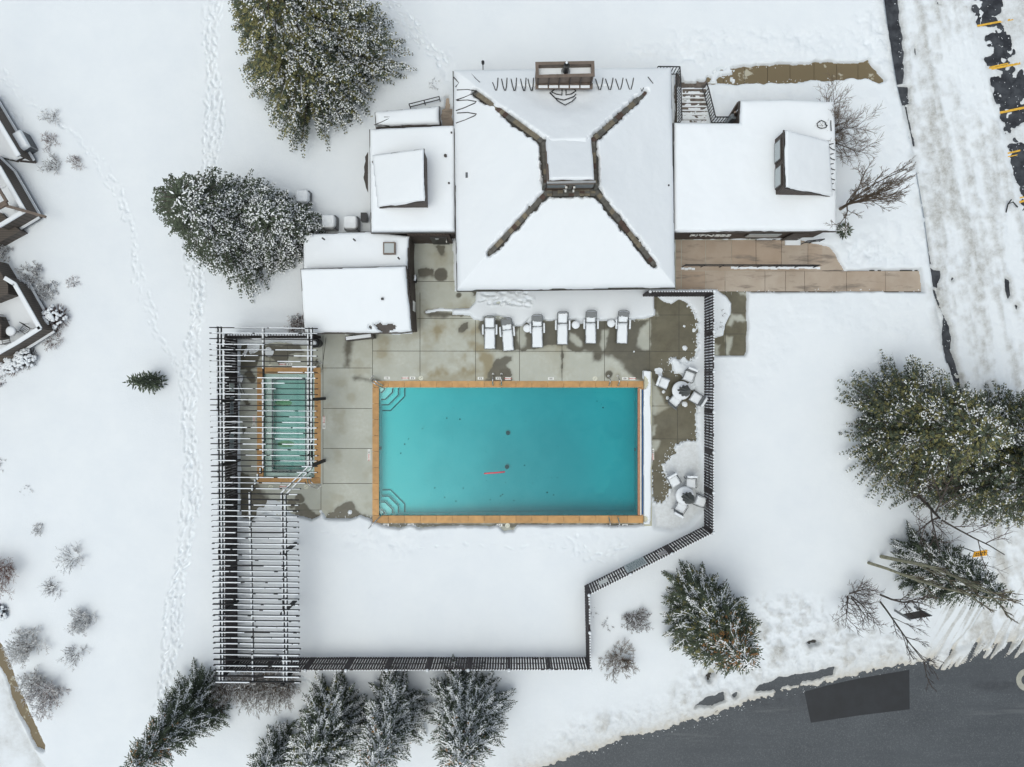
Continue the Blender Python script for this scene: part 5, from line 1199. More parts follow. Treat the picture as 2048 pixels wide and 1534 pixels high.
def chair():
    o = empty('patio_chair', (0, 0, 0)); W = .56
    m = MB(); m.box((0, 0, .42), (W - .06, .52, .02), 'grey_sling'); st_ = m.build('seat', o)
    m = MB(); m.tube([(-W / 2, .28, .42), (-W / 2, -.26, .42), (W / 2, -.26, .42), (W / 2, .28, .42)], .02, 'frame_grey', 6); m.build('frame', o)
    m = MB(); m.bar((0, -.24, .46), (0, -.40, .95), W - .06, .02, 'grey_sling')
    for s in (-1, 1): m.tube([(s * W / 2, -.24, .42), (s * W / 2, -.42, 1.0)], .02, 'frame_grey', 6)
    m.tube([(-W / 2, -.42, 1.0), (W / 2, -.42, 1.0)], .02, 'frame_grey', 6); m.build('backrest', o)
    for s in (-1, 1):
        m = MB(); m.tube([(s * W / 2, -.3, .66), (s * (W / 2 + .03), .2, .66), (s * (W / 2 + .03), .28, .42), (s * (W / 2 + .03), .26, 0)], .018, 'frame_grey', 6); m.build('armrest', o)
        m = MB(); m.tube([(s * W / 2, -.22, .42), (s * W / 2, -.34, 0)], .018, 'frame_grey', 6); m.build('leg', o)
    return o
cp = chair(); CH = [(1327, 766, 66 - 90, .9, 'snow covered patio chair left of the upper round table, facing it from the bare deck'), (1350, 801, 35, .6, 'snow covered patio chair tucked under the lower left of the upper round table'), (1391, 796, -75 + 180, 1, 'snow heaped patio chair right of the upper round table'), (1377, 753, 145, 1, 'snow heaped patio chair tucked under the top of the upper round table'),
      (1348, 962, -30, 1, 'snow covered patio chair at the upper left of the lower round table'), (1381, 966, 180, 1, 'snow covered patio chair at the top of the lower round table'), (1401, 1002, 105, 1, 'snow heaped patio chair right of the lower round table beside the fence'), (1361, 1014, 30, 1, 'snow covered patio chair at the lower left of the lower round table')]
TBL = [(1366, 781), (1373, 992)]
for i, (u, v, rz, ext, lab) in enumerate(CH):
    o = cp if i == 0 else copy_tree(cp); q = Vector(P(u, v, .45)); t = Vector(P(*TBL[0 if i < 4 else 1], .4)); d = (t - q); ang = math.atan2(d.y, d.x) - math.pi / 2
    if i == 5: ang = R(180)
    if i == 4: ang = R(180 + 30)
    o.location = (q.x, q.y, 0); o.rotation_euler.z = ang; o.scale = (1.12, 1.12, 1.05); tag(o, lab, 'chair', 'patio chairs round the tables')
for i, o in enumerate([x for x in bpy.data.objects if x.get('category') == 'chair']):
    seat = [c for c in bpy.data.objects if c.parent == o and c.name.startswith('seat')][0]; back = [c for c in bpy.data.objects if c.parent == o and c.name.startswith('backrest')][0]
    lump(.56, .56, .17, 40 + i, (0, .0, .43)).build('seat_snow', seat, smooth=True)
    if i != 1: lump(.60, .13, .10, 60 + i, (0, -.41, .99)).build('back_snow', back, smooth=True)
for i, ((u, v), (uu_, vv_)) in enumerate(zip(TBL, ((1384, 784), (1392, 1001)))):
    q = P3(u - 3, v + .0, 0); q = (P(u - 2.5, v, .9)[0], P(u, v, .9)[1], 0)
    nm = ('upper', 'lower')[i]; o = empty('patio_table', q, 0, f'round snow topped patio table, {nm} of the two beside the right fence', 'table', 'round patio tables')
    m = MB(); m.lathe([(.53, .70), (.56, .72), (.53, .74)], 'frame_grey', (0, 0, 0), 36); tp = m.build('table_top', o)
    m = MB(); m.lathe([(.56, .74), (.575, .80), (.54, .87), (.40, .90), (.2, .905), (.01, .91)], 'snow', (0, 0, 0), 40); m.build('snow', tp, smooth=True)
    m = MB(); m.lathe([(.05, 0), (.05, .7)], 'frame_grey', (0, 0, 0), 10); m.lathe([(.26, 0), (.26, .06), (.05, .09)], 'frame_grey', (0, 0, 0), 16); m.build('pedestal', o)
    # furled umbrella standing in the table
    o = empty('patio_umbrella', q, 0, f'closed grey umbrella standing in the {nm} round patio table', 'umbrella', 'closed umbrellas')
    m = MB(); m.tube([(0, 0, .05), (0, 0, 3.02)], .022, 'frame_grey', 8); m.build('pole', o)
    m = MB(); n = 64; prof = [(.30, 1.35), (.30, 1.5), (.25, 1.9), (.18, 2.3), (.10, 2.75), (.03, 2.95)]; vs = []
    for (r_, z) in prof:
        for k in range(n):
            t = 2 * math.pi * k / n; f = 1 + .24 * math.cos(9 * t + z * .8) * min(1, r_ / .15) + .12 * math.sin(3 * t + 1.3 * i)
            vs.append((r_ * f * math.cos(t + z * .3), r_ * f * math.sin(t + z * .3), z - .10 * math.cos(8 * t) * (r_ > .25)))
    m.add(vs, [(a * n + k, a * n + (k + 1) % n, (a + 1) * n + (k + 1) % n, (a + 1) * n + k) for a in range(5) for k in range(n)] + [tuple(range(5 * n, 6 * n))], 'umbrella_cloth'); m.build('canopy', o)
# trash can
q = P3(637, 687, 0); o = empty('trash_can', q, 0, 'round black trash can with snow on its lid near the pool house corner', 'trash can')
m = MB(); m.lathe([(.26, 0), (.30, .8), (.32, .82), (.32, .9)], 'metal_black', (0, 0, 0), 24); m.build('bin', o)
m = MB(); m.lathe([(.32, .9), (.24, 1.0), (.12, 1.05)], 'metal_black', (0, 0, 0), 24); ld = m.build('lid', o); m = MB(); m.lathe([(.15, 1.02), (.13, 1.1), (.05, 1.13)], 'snow', (0.02, -.02, 0), 14); m.build('snow', ld, smooth=True)
# hose reel
q = P3(829, 558, .8); o = empty('hose_reel', q, 0, 'black hose coiled on the brown court wall with snow on top', 'hose reel'); m = MB()
for r_ in (.16, .2, .24):
    for k in range(2): m.tube([(.05 + .05 * k, r_ * math.cos(t), r_ * math.sin(t) * 1.4) for t in [2 * math.pi * i / 16 for i in range(17)]], .022, 'metal_black', 6, cap=False)
m.build('hose', o, smooth=True); m = MB(); m.tube([(0.06, -.15, .38), (.1, 0, .42), (.08, .18, .40)], .07, 'snow', 8); m.build('snow', o, smooth=True)
# AC units
def ac(u, v, lab, s=.85, h=.9, rz=0):
    q = P3(u, v, 0); o = empty('ac_unit', q, rz, lab, 'ac unit', 'outdoor air conditioner units')
    m = MB(); m.box((0, 0, h / 2 + .05), (s, s, h), 'ac_dark'); m.build('casing', o, bevel=.05)
    m = MB()
    for k in range(7):
        z = .15 + k * .11
        m.box((s / 2 + .01, 0, z), (.02, s * .85, .03), 'metal_grey'); m.box((0, -s / 2 - .01, z), (s * .85, .02, .03), 'metal_grey')
    m.build('grille', o)
    m = lump(s * 1.02, s * 1.02, .3, int(u), (0, 0, h + .05)); 
    for i in range(len(m.v)):
        x, y, z = m.v[i]; r_ = math.hypot(x, y); z2 = z - .07 * math.exp(-(r_ / .15) ** 2); f = min(1.0, .50 * s / max(r_, 1e-5) * 1.15); m.v[i] = (x * min(1, f), y * min(1, f), z2)
    m.build('snow', o, smooth=True)
ac(666, 451, 'snow capped air conditioner unit above the low wing, left of two'); ac(709, 453, 'snow capped air conditioner unit above the low wing, right of two'); ac(614, 401, 'snow capped air conditioner unit half hidden by the dark round tree', .8, .8)
q = P3(598, 640, 0); o = empty('utility_box', q, 0, 'small dark green utility box beside the pool house and pergola', 'utility box')
m = MB(); m.box((0, 0, .35), (.45, .35, .7), 'ac_dark'); m.build('box', o, bevel=.03); m = MB(); m.box((0, 0, .73), (.5, .4, .05), 'glass'); m.build('lid', o)
# loose items under the pergola: white shoe shapes, metal chair frame
for (u, v, rz, lab) in ((491, 705, 60, 'white snow covered float lying near the top of the pergola, left of two'), (506, 702, 30, 'white snow covered float lying near the top of the pergola, right of two')):
    q = P3(u, v, .02); o = lump(.5, .2, .1, int(u)).build('float', None, smooth=True); o.location = q; o.rotation_euler.z = R(rz); tag(o, lab, 'float')
q = P3(486, 772, 0); o = empty('folding_stand', q, 0, 'thin dark metal loop stand dusted with snow left of the small pool', 'stand')
m = MB(); m.tube([(-.15, .5, .3), (-.1, .1, .5), (-.05, -.5, .05), (.12, -.5, .05), (.1, 0, .5), (.12, .45, .3), (0, .6, .3), (-.15, .5, .3)], .02, 'metal_black', 6); m.build('frame', o); lump(.35, .45, .08, 5, (-.05, .45, .34)).build('snow', o, smooth=True)
# notice board, yellow sign, broken stake
def vpx(u, v, z): return Vector(P3(u, v, z))
o = empty('notice_board', P3(1805, 1222, 0), 0, 'dark two post board standing in the snow at the lower right', 'sign'); off = tuple(o.location)
A0 = vpx(1785, 1218, 0); B0 = vpx(1824, 1211, 0)
for p in (A0, B0): m = MB(); m.box((p.x, p.y, 1.05), (.10, .10, 2.1), 'frame_grey'); m.build('post', o, origin=off)
m = MB(); m.bar((A0.x + .05, A0.y, 1.55), (B0.x - .05, B0.y, 1.55), .05, 1.0, 'dark_trim'); m.build('board', o, origin=off)
m = MB(); m.bar((A0.x - .05, A0.y, 2.12), (B0.x + .05, B0.y, 2.12), .09, .05, 'snow'); m.build('snow', o, origin=off)
o = empty('road_sign', P3(1925, 1098, 0), 0, 'tilted yellow sign with dark lettering beside the snowy road', 'sign', None); off = tuple(o.location)
C = [vpx(1945, 1115, 2.0), vpx(1974, 1111, 2.0), vpx(1975, 1100, 2.25), vpx(1949, 1104, 2.25)]
m = MB(); nrm = (C[1] - C[0]).cross(C[3] - C[0]).normalized() * .03; m.add([tuple(c) for c in C] + [tuple(c - nrm) for c in C], [(0, 1, 2, 3), (7, 6, 5, 4), (0, 4, 5, 1), (1, 5, 6, 2), (2, 6, 7, 3), (3, 7, 4, 0)], 'yellow_sign'); m.build('plate', o, origin=off)
m = MB(); rnd = random.Random(2)
for r_ in range(2):
    for k in range(5):
        a = C[0].lerp(C[1], .15 + k * .15); b_ = C[3].lerp(C[2], .15 + k * .15); p = a.lerp(b_, .35 + .33 * r_); q = p + (C[1] - C[0]) * rnd.uniform(.05, .10); m.bar(p + nrm * .4, q + nrm * .4, .06, .01, 'black_paint')
m.build('lettering', o, origin=off); ct = (C[0] + C[2]) / 2; m = MB(); m.tube([(ct.x, ct.y, 0), (ct.x, ct.y, 2.08)], .035, 'frame_grey', 6); m.build('post', o, origin=off)
m = MB(); m.tube([P3(2012, 425, .1), P3(2016, 408, .3), P3(2026, 404, .5), P3(2035, 414, .2)], .04, 'metal_black', 6); m.tube([P3(2016, 408, .3), P3(2023, 399, .5)], .04, 'metal_black', 6); tag(m.build('broken_branch'), 'small dark broken branch on the driven snow by the parking lines', 'branch')
m = MB(); m.tube([P3(966, 143, .2), P3(966, 128, 2.0)], .035, 'metal_black', 6); m.lathe([(.09, 0), (.09, .25), (.02, .3)], 'metal_black', P3(966, 127, 1.9), 8); tag(m.build('path_lamp'), 'small dark path lamp above the hall roof edge', 'lamp')

# ================================================================ LEFT CONDOS
cd = empty('apartment_building', P3(-20, 500, 0), 0, 'brown apartment building at the left edge with snowy patios and parapets', 'building'); co_ = tuple(cd.location)
def para(name, pts, h=1.1, zb=.55, w_=.22, mat='condo_siding'):
    """parapet whose outer base ledge runs through pts (px at zb)"""
    w = [P(u, v, zb) for u, v in pts]; m = MB()
    for a, b_ in zip(w[:-1], w[1:]):
        m.bar((*a, zb + h / 2), (*b_, zb + h / 2), .10, h, mat)
    o = m.build(name, cd, origin=co_)
    for (zz_, ww, sh) in ((zb + h + .03, .26, 0), (zb - .02, .17, 1)):
        m = MB(); A = sum(0 for _ in ())
        for a, b_ in zip(w[:-1], w[1:]):
            a_ = Vector(a); b2 = Vector(b_); e = (b2 - a_).normalized(); n = Vector((-e.y, e.x)); n = n if n.x > 0 else -n
            sft = n * (.10 if sh else -.06)
            m.bar((a_.x + sft.x, a_.y + sft.y, zz_), (b2.x + sft.x, b2.y + sft.y, zz_), ww, .05, 'dark_trim'); m.bar((a_.x + sft.x, a_.y + sft.y, zz_ + .07), (b2.x + sft.x, b2.y + sft.y, zz_ + .07), ww * .92, .09, 'snow')
        m.build('ledge', o, origin=co_)
    m = MB()
    for a, b_ in zip(w[:-1], w[1:]):
        a_ = Vector(a); b2 = Vector(b_); e = (b2 - a_).normalized(); n = Vector((-e.y, e.x)); n = n if n.x > 0 else -n
        m.bar((a_.x + n.x * .03, a_.y + n.y * .03, .3), (b2.x + n.x * .03, b2.y + n.y * .03, .3), .08, .55, 'dark_trim')
    m.build('base', o, origin=co_); return o
p1 = para('parapet', [(-12, 192), (66, 323)], 1.1); p2 = para('parapet', [(0, 318), (28, 345), (78, 432), (28, 462)], 1.1); p3 = para('parapet', [(38, 560), (58, 572), (108, 660), (60, 690), (24, 710)], 1.1)
def floor(px, z, nm='patio_floor'):
    m = MB(); w = PP(px, z); m.prism(w, 0, z - .15, 'dark_trim'); f_ = m.build(nm, cd, origin=co_)
    poly_snow('floor_snow', w, lambda x, y: 0 * x + z - .15, .2, f_, rad=.15, res=.1, org=co_, seed=int(px[0][1]))
floor([(-60, 230), (0, 222), (50, 310), (30, 322), (-60, 300)], .55); floor([(-60, 340), (5, 335), (70, 425), (10, 462), (-60, 430)], .55); floor([(-60, 600), (35, 572), (100, 655), (10, 712), (-60, 720)], .6)
for px, z in (([(-80, 440), (0, 425), (40, 462), (14, 476), (-10, 490), (-80, 500)], 1.0), ([(-80, 540), (-14, 520), (16, 570), (16, 588), (-20, 602), (-80, 612)], 1.6), ([(-80, 640), (-6, 632), (2, 650), (2, 676), (-80, 690)], 1.4), ([(-80, 715), (30, 700), (38, 712), (0, 725), (-80, 735)], .7)):
    m = MB(); m.prism(PP(px, z), 0, z, 'condo_siding'); m.build('wall', cd, origin=co_)
bp_ = PP([(-50, 250), (-50, 760), (-330, 760), (-330, 250)], 0)
m = MB(); m.prism(bp_, 0, 6.0, 'condo_siding'); bw_ = m.build('wall', cd, origin=co_)
m = MB(); m.prism(inset(bp_, -.12), 6.0, 6.2, 'dark_trim'); br_ = m.build('roof', cd, origin=co_); poly_snow('roof_snow', bp_, lambda x, y: 0 * x + 6.2, .3, br_, rad=.3, res=.2, org=co_, seed=5)
for k in range(5):
    m = MB(); xx = max(p[0] for p in bp_); yy = bp_[0][1] - 1.8 - k * 3.0; m.box((xx + .02, yy, 3.9 if k % 2 else 4.0), (.08, 1.4, 1.3), 'glass'); m.build('window', cd, origin=co_)
m = MB(); m.bar(P3(0, 408, 2.2), P3(92, 434, 1.6), .16, .16, 'trim_brown'); m.bar(P3(14, 404, 2.3), P3(-6, 372, 2.3), .14, .14, 'trim_brown'); m.bar(P3(-10, 418, 2.2), P3(14, 405, 2.2), .3, .14, 'trim_brown'); m.build('post', cd, origin=co_)
m = MB(); m.bar(P3(40, 322, 1.3), P3(72, 325, .8), .1, .1, 'dark_trim'); m.build('post', cd, origin=co_)
m = lump(.6, 1.5, .35, 9, (0, 0, 0)); o = m.build('snow_heap', cd, smooth=True); q = Vector(P3(26, 395, .9)) - Vector(co_); o.location = q; o.rotation_euler.z = R(32)
# patio set on the lowest terrace
q = P3(39, 664, .6); o = empty('bistro_table', q, 0, 'small round white snow topped table on the apartment patio', 'table')
m = MB(); m.lathe([(.28, .68), (.3, .7), (.3, .78), (.2, .84), (.01, .85)], 'snow', (0, 0, 0), 24); m.build('snow', o, smooth=True); m = MB(); m.lathe([(.28, .64), (.28, .68)], 'metal_black', (0, 0, 0), 24); m.build('table_top', o)
m = MB(); m.lathe([(.03, 0), (.03, .66)], 'metal_black', (0, 0, 0), 8); m.build('pedestal', o)
def mchair(u, v, rz, lab):
    q = P3(u, v, .6); o = empty('metal_chair', q, R(rz), lab, 'chair', 'black metal chairs on the apartment patio')
    m = MB(); m.tube([(-.24, -.24, .45), (.24, -.24, .45), (.24, .24, .45), (-.24, .24, .45), (-.24, -.24, .45)], .018, 'metal_black', 6)
    for k in range(5): m.bar((-.24, -.2 + .1 * k, .45), (.24, -.2 + .1 * k, .45), .02, .015, 'metal_black')
    m.build('seat', o); m = MB(); m.tube([(-.24, -.24, .45), (-.24, -.34, .95), (.24, -.34, .95), (.24, -.24, .45)], .018, 'metal_black', 6)
    for k in range(4): m.tube([(-.15 + .1 * k, -.25, .45), (-.15 + .1 * k, -.34, .95)], .01, 'metal_black', 5)
    m.build('backrest', o)
    for sx in (-1, 1):
        for sy in (-1, 1): m = MB(); m.tube([(sx * .24, sy * .24, .45), (sx * .26, sy * .27, 0)], .016, 'metal_black', 6); m.build('leg', o)
mchair(60, 660, 145, 'black metal chair right of the small patio table'); mchair(22, 680, 10, 'black metal chair below the small patio table'); mchair(8, 642, -40, 'black metal chair above and left of the small patio table')
q = P3(66, 292, 0); o = empty('ac_unit', q, R(30), 'boxy grey air conditioner unit with a snow cap beside the top left parapet', 'ac unit', 'outdoor air conditioner units')
m = MB(); m.box((0, 0, .55), (.55, 1.15, .9), 'metal_grey'); m.build('casing', o, bevel=.02); m = MB(); m.box((.285, 0, .55), (.02, 1.0, .75), 'ac_dark'); m.box((0, -.585, .55), (.45, .02, .75), 'ac_dark'); m.build('grille', o)
lump(.58, 1.2, .22, 77, (0, 0, 1.0)).build('snow', o, smooth=True)
# ================================================================ TREES AND SHRUBS
def tri_mesh(name, V, F, MI, mats, parent):
    me = fast_mesh(name, np.array(V, dtype=np.float32), np.array(F, dtype=np.int32), mats, np.array(MI), smooth=False)
    return link(name, me, parent)
def conifer(label, base, Rr, Hh, seed, top=None, green='needle_dark', snow=.45, nb=None, prof=.75, twigL=.55, cones=0.0, low=0.05, snowside=None, dens=1.0, olive=.0, name='spruce_tree', squash=1.0, tipup=-.12, bough=False):
    """base px; radius m; height m. branches carry fish-bone sprays of needle strips"""
    rnd = random.Random(seed); rs = np.random.RandomState(seed); b0 = P3(*base, 0)
    o = empty(name, b0, 0, label, 'tree', 'evergreen trees in the snow')
    lean = (0, 0)
    if top is not None: t_ = P3(*top, Hh); lean = (t_[0] - b0[0], t_[1] - b0[1])
    m = MB(); m.tube([(0, 0, 0), (lean[0] * .5, lean[1] * .5, Hh * .5), (lean[0], lean[1], Hh * .97)], .05 + Hh * .016, 'bark', 8, r1=.02); m.build('trunk', o)
    V = []; F = []; MI = []; mats = [green, 'snow_flake', 'needle_olive', 'cone_brown', 'bark']
    def strip(p, d, L, w_, mi, nz=.0, lift=0.0, upv=None):
        # tapered strip along d starting at p (a thin kite), slightly roofed
        side = Vector((-d.y, d.x, nz)); side.normalize(); side *= w_ / 2; q = p + d * (L * .45); e = p + d * L; k = len(V)
        V.extend([(p.x, p.y, p.z + lift), (q.x + side.x, q.y + side.y, q.z + side.z + lift - w_ * .1), (e.x, e.y, e.z + lift), (q.x - side.x, q.y - side.y, q.z - side.z + lift - w_ * .1)])
        F.append((k, k + 1, k + 2, k + 3)); MI.append(mi)
    nb = nb or int(Rr * Hh * 7 * dens)
    if bough:
        nb = int(nb * .85); tl0 = twigL * .95; ph = rnd.random() * 6; nw = max(8, int(nb / 9))
        for i in range(nb):
            w_ = i // 9; t = min(.985, low + (1 - low) * (1 - (1 - (w_ + .5 + rnd.uniform(-.2, .2)) / nw) ** .75)) if w_ < nw else .97
            az = (i % 9) * 2 * math.pi / 9 + w_ * 1.1 + rnd.uniform(-.22, .22); L = max(.3, Rr * (1 - t) ** prof * (1 + .18 * math.sin(3 * az + ph) + rnd.uniform(-.22, .12)))
            d0 = Vector((math.cos(az), math.sin(az), .05 + .5 * t)).normalized(); c = Vector((lean[0] * t, lean[1] * t, Hh * t)); sn_b = rnd.random(); n = max(3, int(L / .115)); bend = rnd.uniform(-.5, .5)
            pp = c
            for k in range(n):
                f = (k + 1) / n; a1 = az + bend * f; dd = Vector((math.cos(a1), math.sin(a1), .05 + .5 * t - .55 * f)).normalized(); q = pp + dd * (L / n)
                if f > .12: 
                    strip(pp, dd, L / n * 1.6, .075, 0)
                    if sn_b < snow: strip(pp, dd, L / n * 1.5, .05 + .06 * (1 - f), 1, lift=.075)
                tl = tl0 * min(1, .35 + L * .28) * (math.sin(math.pi * min(1, .12 + f * .88)) * .75 + .25) * rnd.uniform(.8, 1.15)
                if f > .15:
                    for sd in (-1, 1):
                        a2 = a1 + sd * rnd.uniform(.55, 1.15); d = Vector((math.cos(a2), math.sin(a2), rnd.uniform(-.45, .1) - .2 * f)).normalized()
                        mi = 3 if (cones > 0 and t > .55 and rnd.random() < cones * (t - .45)) else (2 if rnd.random() < olive else 0)
                        strip(pp, d, tl, .075, mi); cold = (sn_b * .5 + rnd.random() * .6) < snow * .95
                        for q_ in range(1, max(2, int(tl / .12))):
                            pq = pp + d * (.12 * q_)
                            for s2 in (-1, 1):
                                a3 = a2 + s2 * rnd.uniform(.5, 1.1); d3 = Vector((math.cos(a3), math.sin(a3), rnd.uniform(-.4, .1))).normalized(); strip(pq, d3, tl * .34 + .05, .05, mi)
                                if cold and rnd.random() < .5: strip(pq, d3, rnd.uniform(.07, .16), rnd.uniform(.04, .08), 1, lift=.05)
                        if cold: strip(pp + d * .02, d, tl * rnd.uniform(.35, .75), rnd.uniform(.035, .075), 1, lift=.07)
                pp = q
            strip(pp, dd, .22, .07, 0)
        tri_mesh('crown', V, F, MI, mats, o)
        return o
    ph = rnd.random() * 6
    for i in range(nb):
        t = low + (1 - low) * (1 - (1 - (i + .5) / nb) ** .72); az = i * 2.39996 + rnd.uniform(-.2, .2)
        z = Hh * t; irr = 1 + .16 * math.sin(3 * az + ph) + .10 * math.sin(7 * az + 2 * ph) + rnd.uniform(-.16, .12)
        L = max(.25, Rr * (1 - t) ** prof * irr); L *= (squash + (1 - squash) * abs(math.cos(az)))
        d0 = Vector((math.cos(az), math.sin(az), tipup + .45 * (t - .3))).normalized(); c = Vector((lean[0] * t, lean[1] * t, z))
        s = L * (.12 if t > .5 else .30); step = .17 / dens ** .5
        k = 0; sn_b = rnd.random()
        if L > 1: strip(c + d0 * (L * .1), d0, L * .9, .05, 4, lift=-.03)
        if sn_b < snow * .9: strip(c + d0 * (L * rnd.uniform(.1, .3)) + Vector((0, 0, -.02)), (d0 + Vector((0, 0, -.10))).normalized(), L * rnd.uniform(.35, .6), .10, 1, lift=.05)
        while s < L:
            f = s / L; p = c + d0 * s + Vector((0, 0, -.10 * L * f * f)) + Vector((rnd.uniform(-.03, .03), rnd.uniform(-.03, .03), rnd.uniform(-.05, .05)))
            tl = twigL * (1.05 - f) ** .6 * rnd.uniform(.7, 1.2) * min(1, .45 + L * .35)
            for sd in (-1, 1):
                a2 = az + sd * rnd.uniform(.6, 1.05); d = Vector((math.cos(a2), math.sin(a2), rnd.uniform(-.35, .15))).normalized()
                sfac = snow
                if snowside is not None: sfac = snow * (1 + .75 * math.cos(az - snowside))
                cn = math.sin(p.x * 2.1 + ph) * math.sin(p.y * 2.3 + 1.7 * ph) * math.sin(p.z * 1.9 + ph)
                cold = sn_b * .25 + rnd.random() * .55 + .2 - .45 * cn < sfac
                mi = 0
                if olive > 0 and rnd.random() < olive * min(1, .35 + t): mi = 2
                if cones > 0 and t > .62 and rnd.random() < cones * (t - .5) * 2: mi = 3
                strip(p, d, tl, .06, mi)
                n2 = max(1, int(tl / .11))
                for q_ in range(1, n2 + 1):
                    pq = p + d * (tl * q_ / (n2 + .6))
                    for s2 in (-1, 1):
                        a3 = a2 + s2 * rnd.uniform(.5, .9); d3 = Vector((math.cos(a3), math.sin(a3), rnd.uniform(-.3, .2))).normalized(); l3 = tl * .42 * (1.15 - q_ / (n2 + 1)) + .05
                        strip(pq, d3, l3, .05, mi)
                        if cold and rnd.random() < .42: strip(pq + d3 * (l3 * rnd.uniform(0, .5)), d3, rnd.uniform(.08, .18), rnd.uniform(.05, .10), 1, lift=.04)
                if cold and rnd.random() < .75: strip(p + d * tl * rnd.uniform(0, .3), d, tl * rnd.uniform(.25, .6), rnd.uniform(.05, .11), 1, lift=.045)
            s += step * rnd.uniform(.8, 1.25); k += 1
        strip(c + d0 * (L * .86) + Vector((0, 0, -.08 * L)), d0, .3, .09, 0)
    tri_mesh('crown', V, F, MI, mats, o)
    return o
PI = math.pi
conifer('huge dense evergreen at the top, olive green with a snowy right side', (648, 140), 5.2, 12.5, 1, snow=.42, olive=.55, snowside=-.5, prof=.55, twigL=.60, nb=681)
conifer('broad dark green evergreen beside the footprints, its right half white with snow', (494, 470), 3.6, 9.4, 2, snow=.50, snowside=-.2, prof=.42, nb=478, twigL=.5)
conifer('rounded snowy evergreen crown between the dark evergreen and the air conditioner units', (578, 470), 2.6, 6.0, 3, snow=.80, prof=.45, nb=261, twigL=.5)
conifer('large olive green evergreen at the right with feathery edges on open snow', (1790, 850), 4.5, 9.0, 4, snow=.42, olive=.42, prof=.50, nb=478, twigL=.5)
conifer('dark snow flecked evergreen at the right edge, overlapping the large olive one', (1905, 925), 4.4, 11.0, 5, snow=.42, olive=.25, prof=.5, nb=478, twigL=.5)
conifer('evergreen cut by the right edge above the snow flecked one, over the driven snow', (1965, 850), 2.8, 9.5, 6, snow=.45, olive=.35, prof=.6, nb=246)
conifer('isolated evergreen with orange brown cones at its tip, right of the slanting fence', (1396, 1210), 2.75, 9.6, 7, bough=True, snow=0.50, cones=.75, olive=.15, prof=.62, nb=435, green='needle_dark', snowside=2.4)
conifer('bluish evergreen behind the pale leaning trunks at the lower right', (1838, 1120), 2.35, 8.3, 8, bough=True, snow=0.62, green='needle_dark', prof=.75, nb=333)
conifer('slim evergreen leaning toward the bottom left, orange cones at its tip', (408, 1392), 2.03, 9.0, 9, bough=True, snow=0.55, green='needle_dark', cones=.4, prof=.5, nb=290, twigL=.5)
conifer('small snowy evergreen at the bottom edge, left of the clump of three', (566, 1485), 1.62, 5.5, 10, bough=True, snow=0.85, green='needle_dark', prof=.6, nb=159)
conifer('snowy evergreen at the bottom, leftmost and widest of the clump of three', (675, 1430), 2.90, 6.8, 11, bough=True, snow=0.85, green='needle_dark', prof=.6, nb=304, olive=.08)
conifer('snow laden evergreen at the bottom, middle of the clump of three', (795, 1402), 2.32, 8.5, 12, bough=True, snow=1.00, green='needle_dark', cones=.3, prof=.6, nb=290)
conifer('snow laden evergreen at the bottom, rightmost of the clump of three', (938, 1398), 2.73, 8.5, 13, bough=True, snow=0.95, green='needle_dark', cones=.2, prof=.55, nb=333)
conifer('tiny lone dark evergreen on the open snow at the left', (318, 763), .68, 3.4, 14, snow=.10, prof=.75, nb=116, twigL=.32, dens=1.2)
conifer('low dark evergreen shrub at the lower right corner of the east wing', (1681, 464), .38, .8, 15, snow=.5, nb=70, twigL=.3, name='evergreen_shrub', prof=.4)

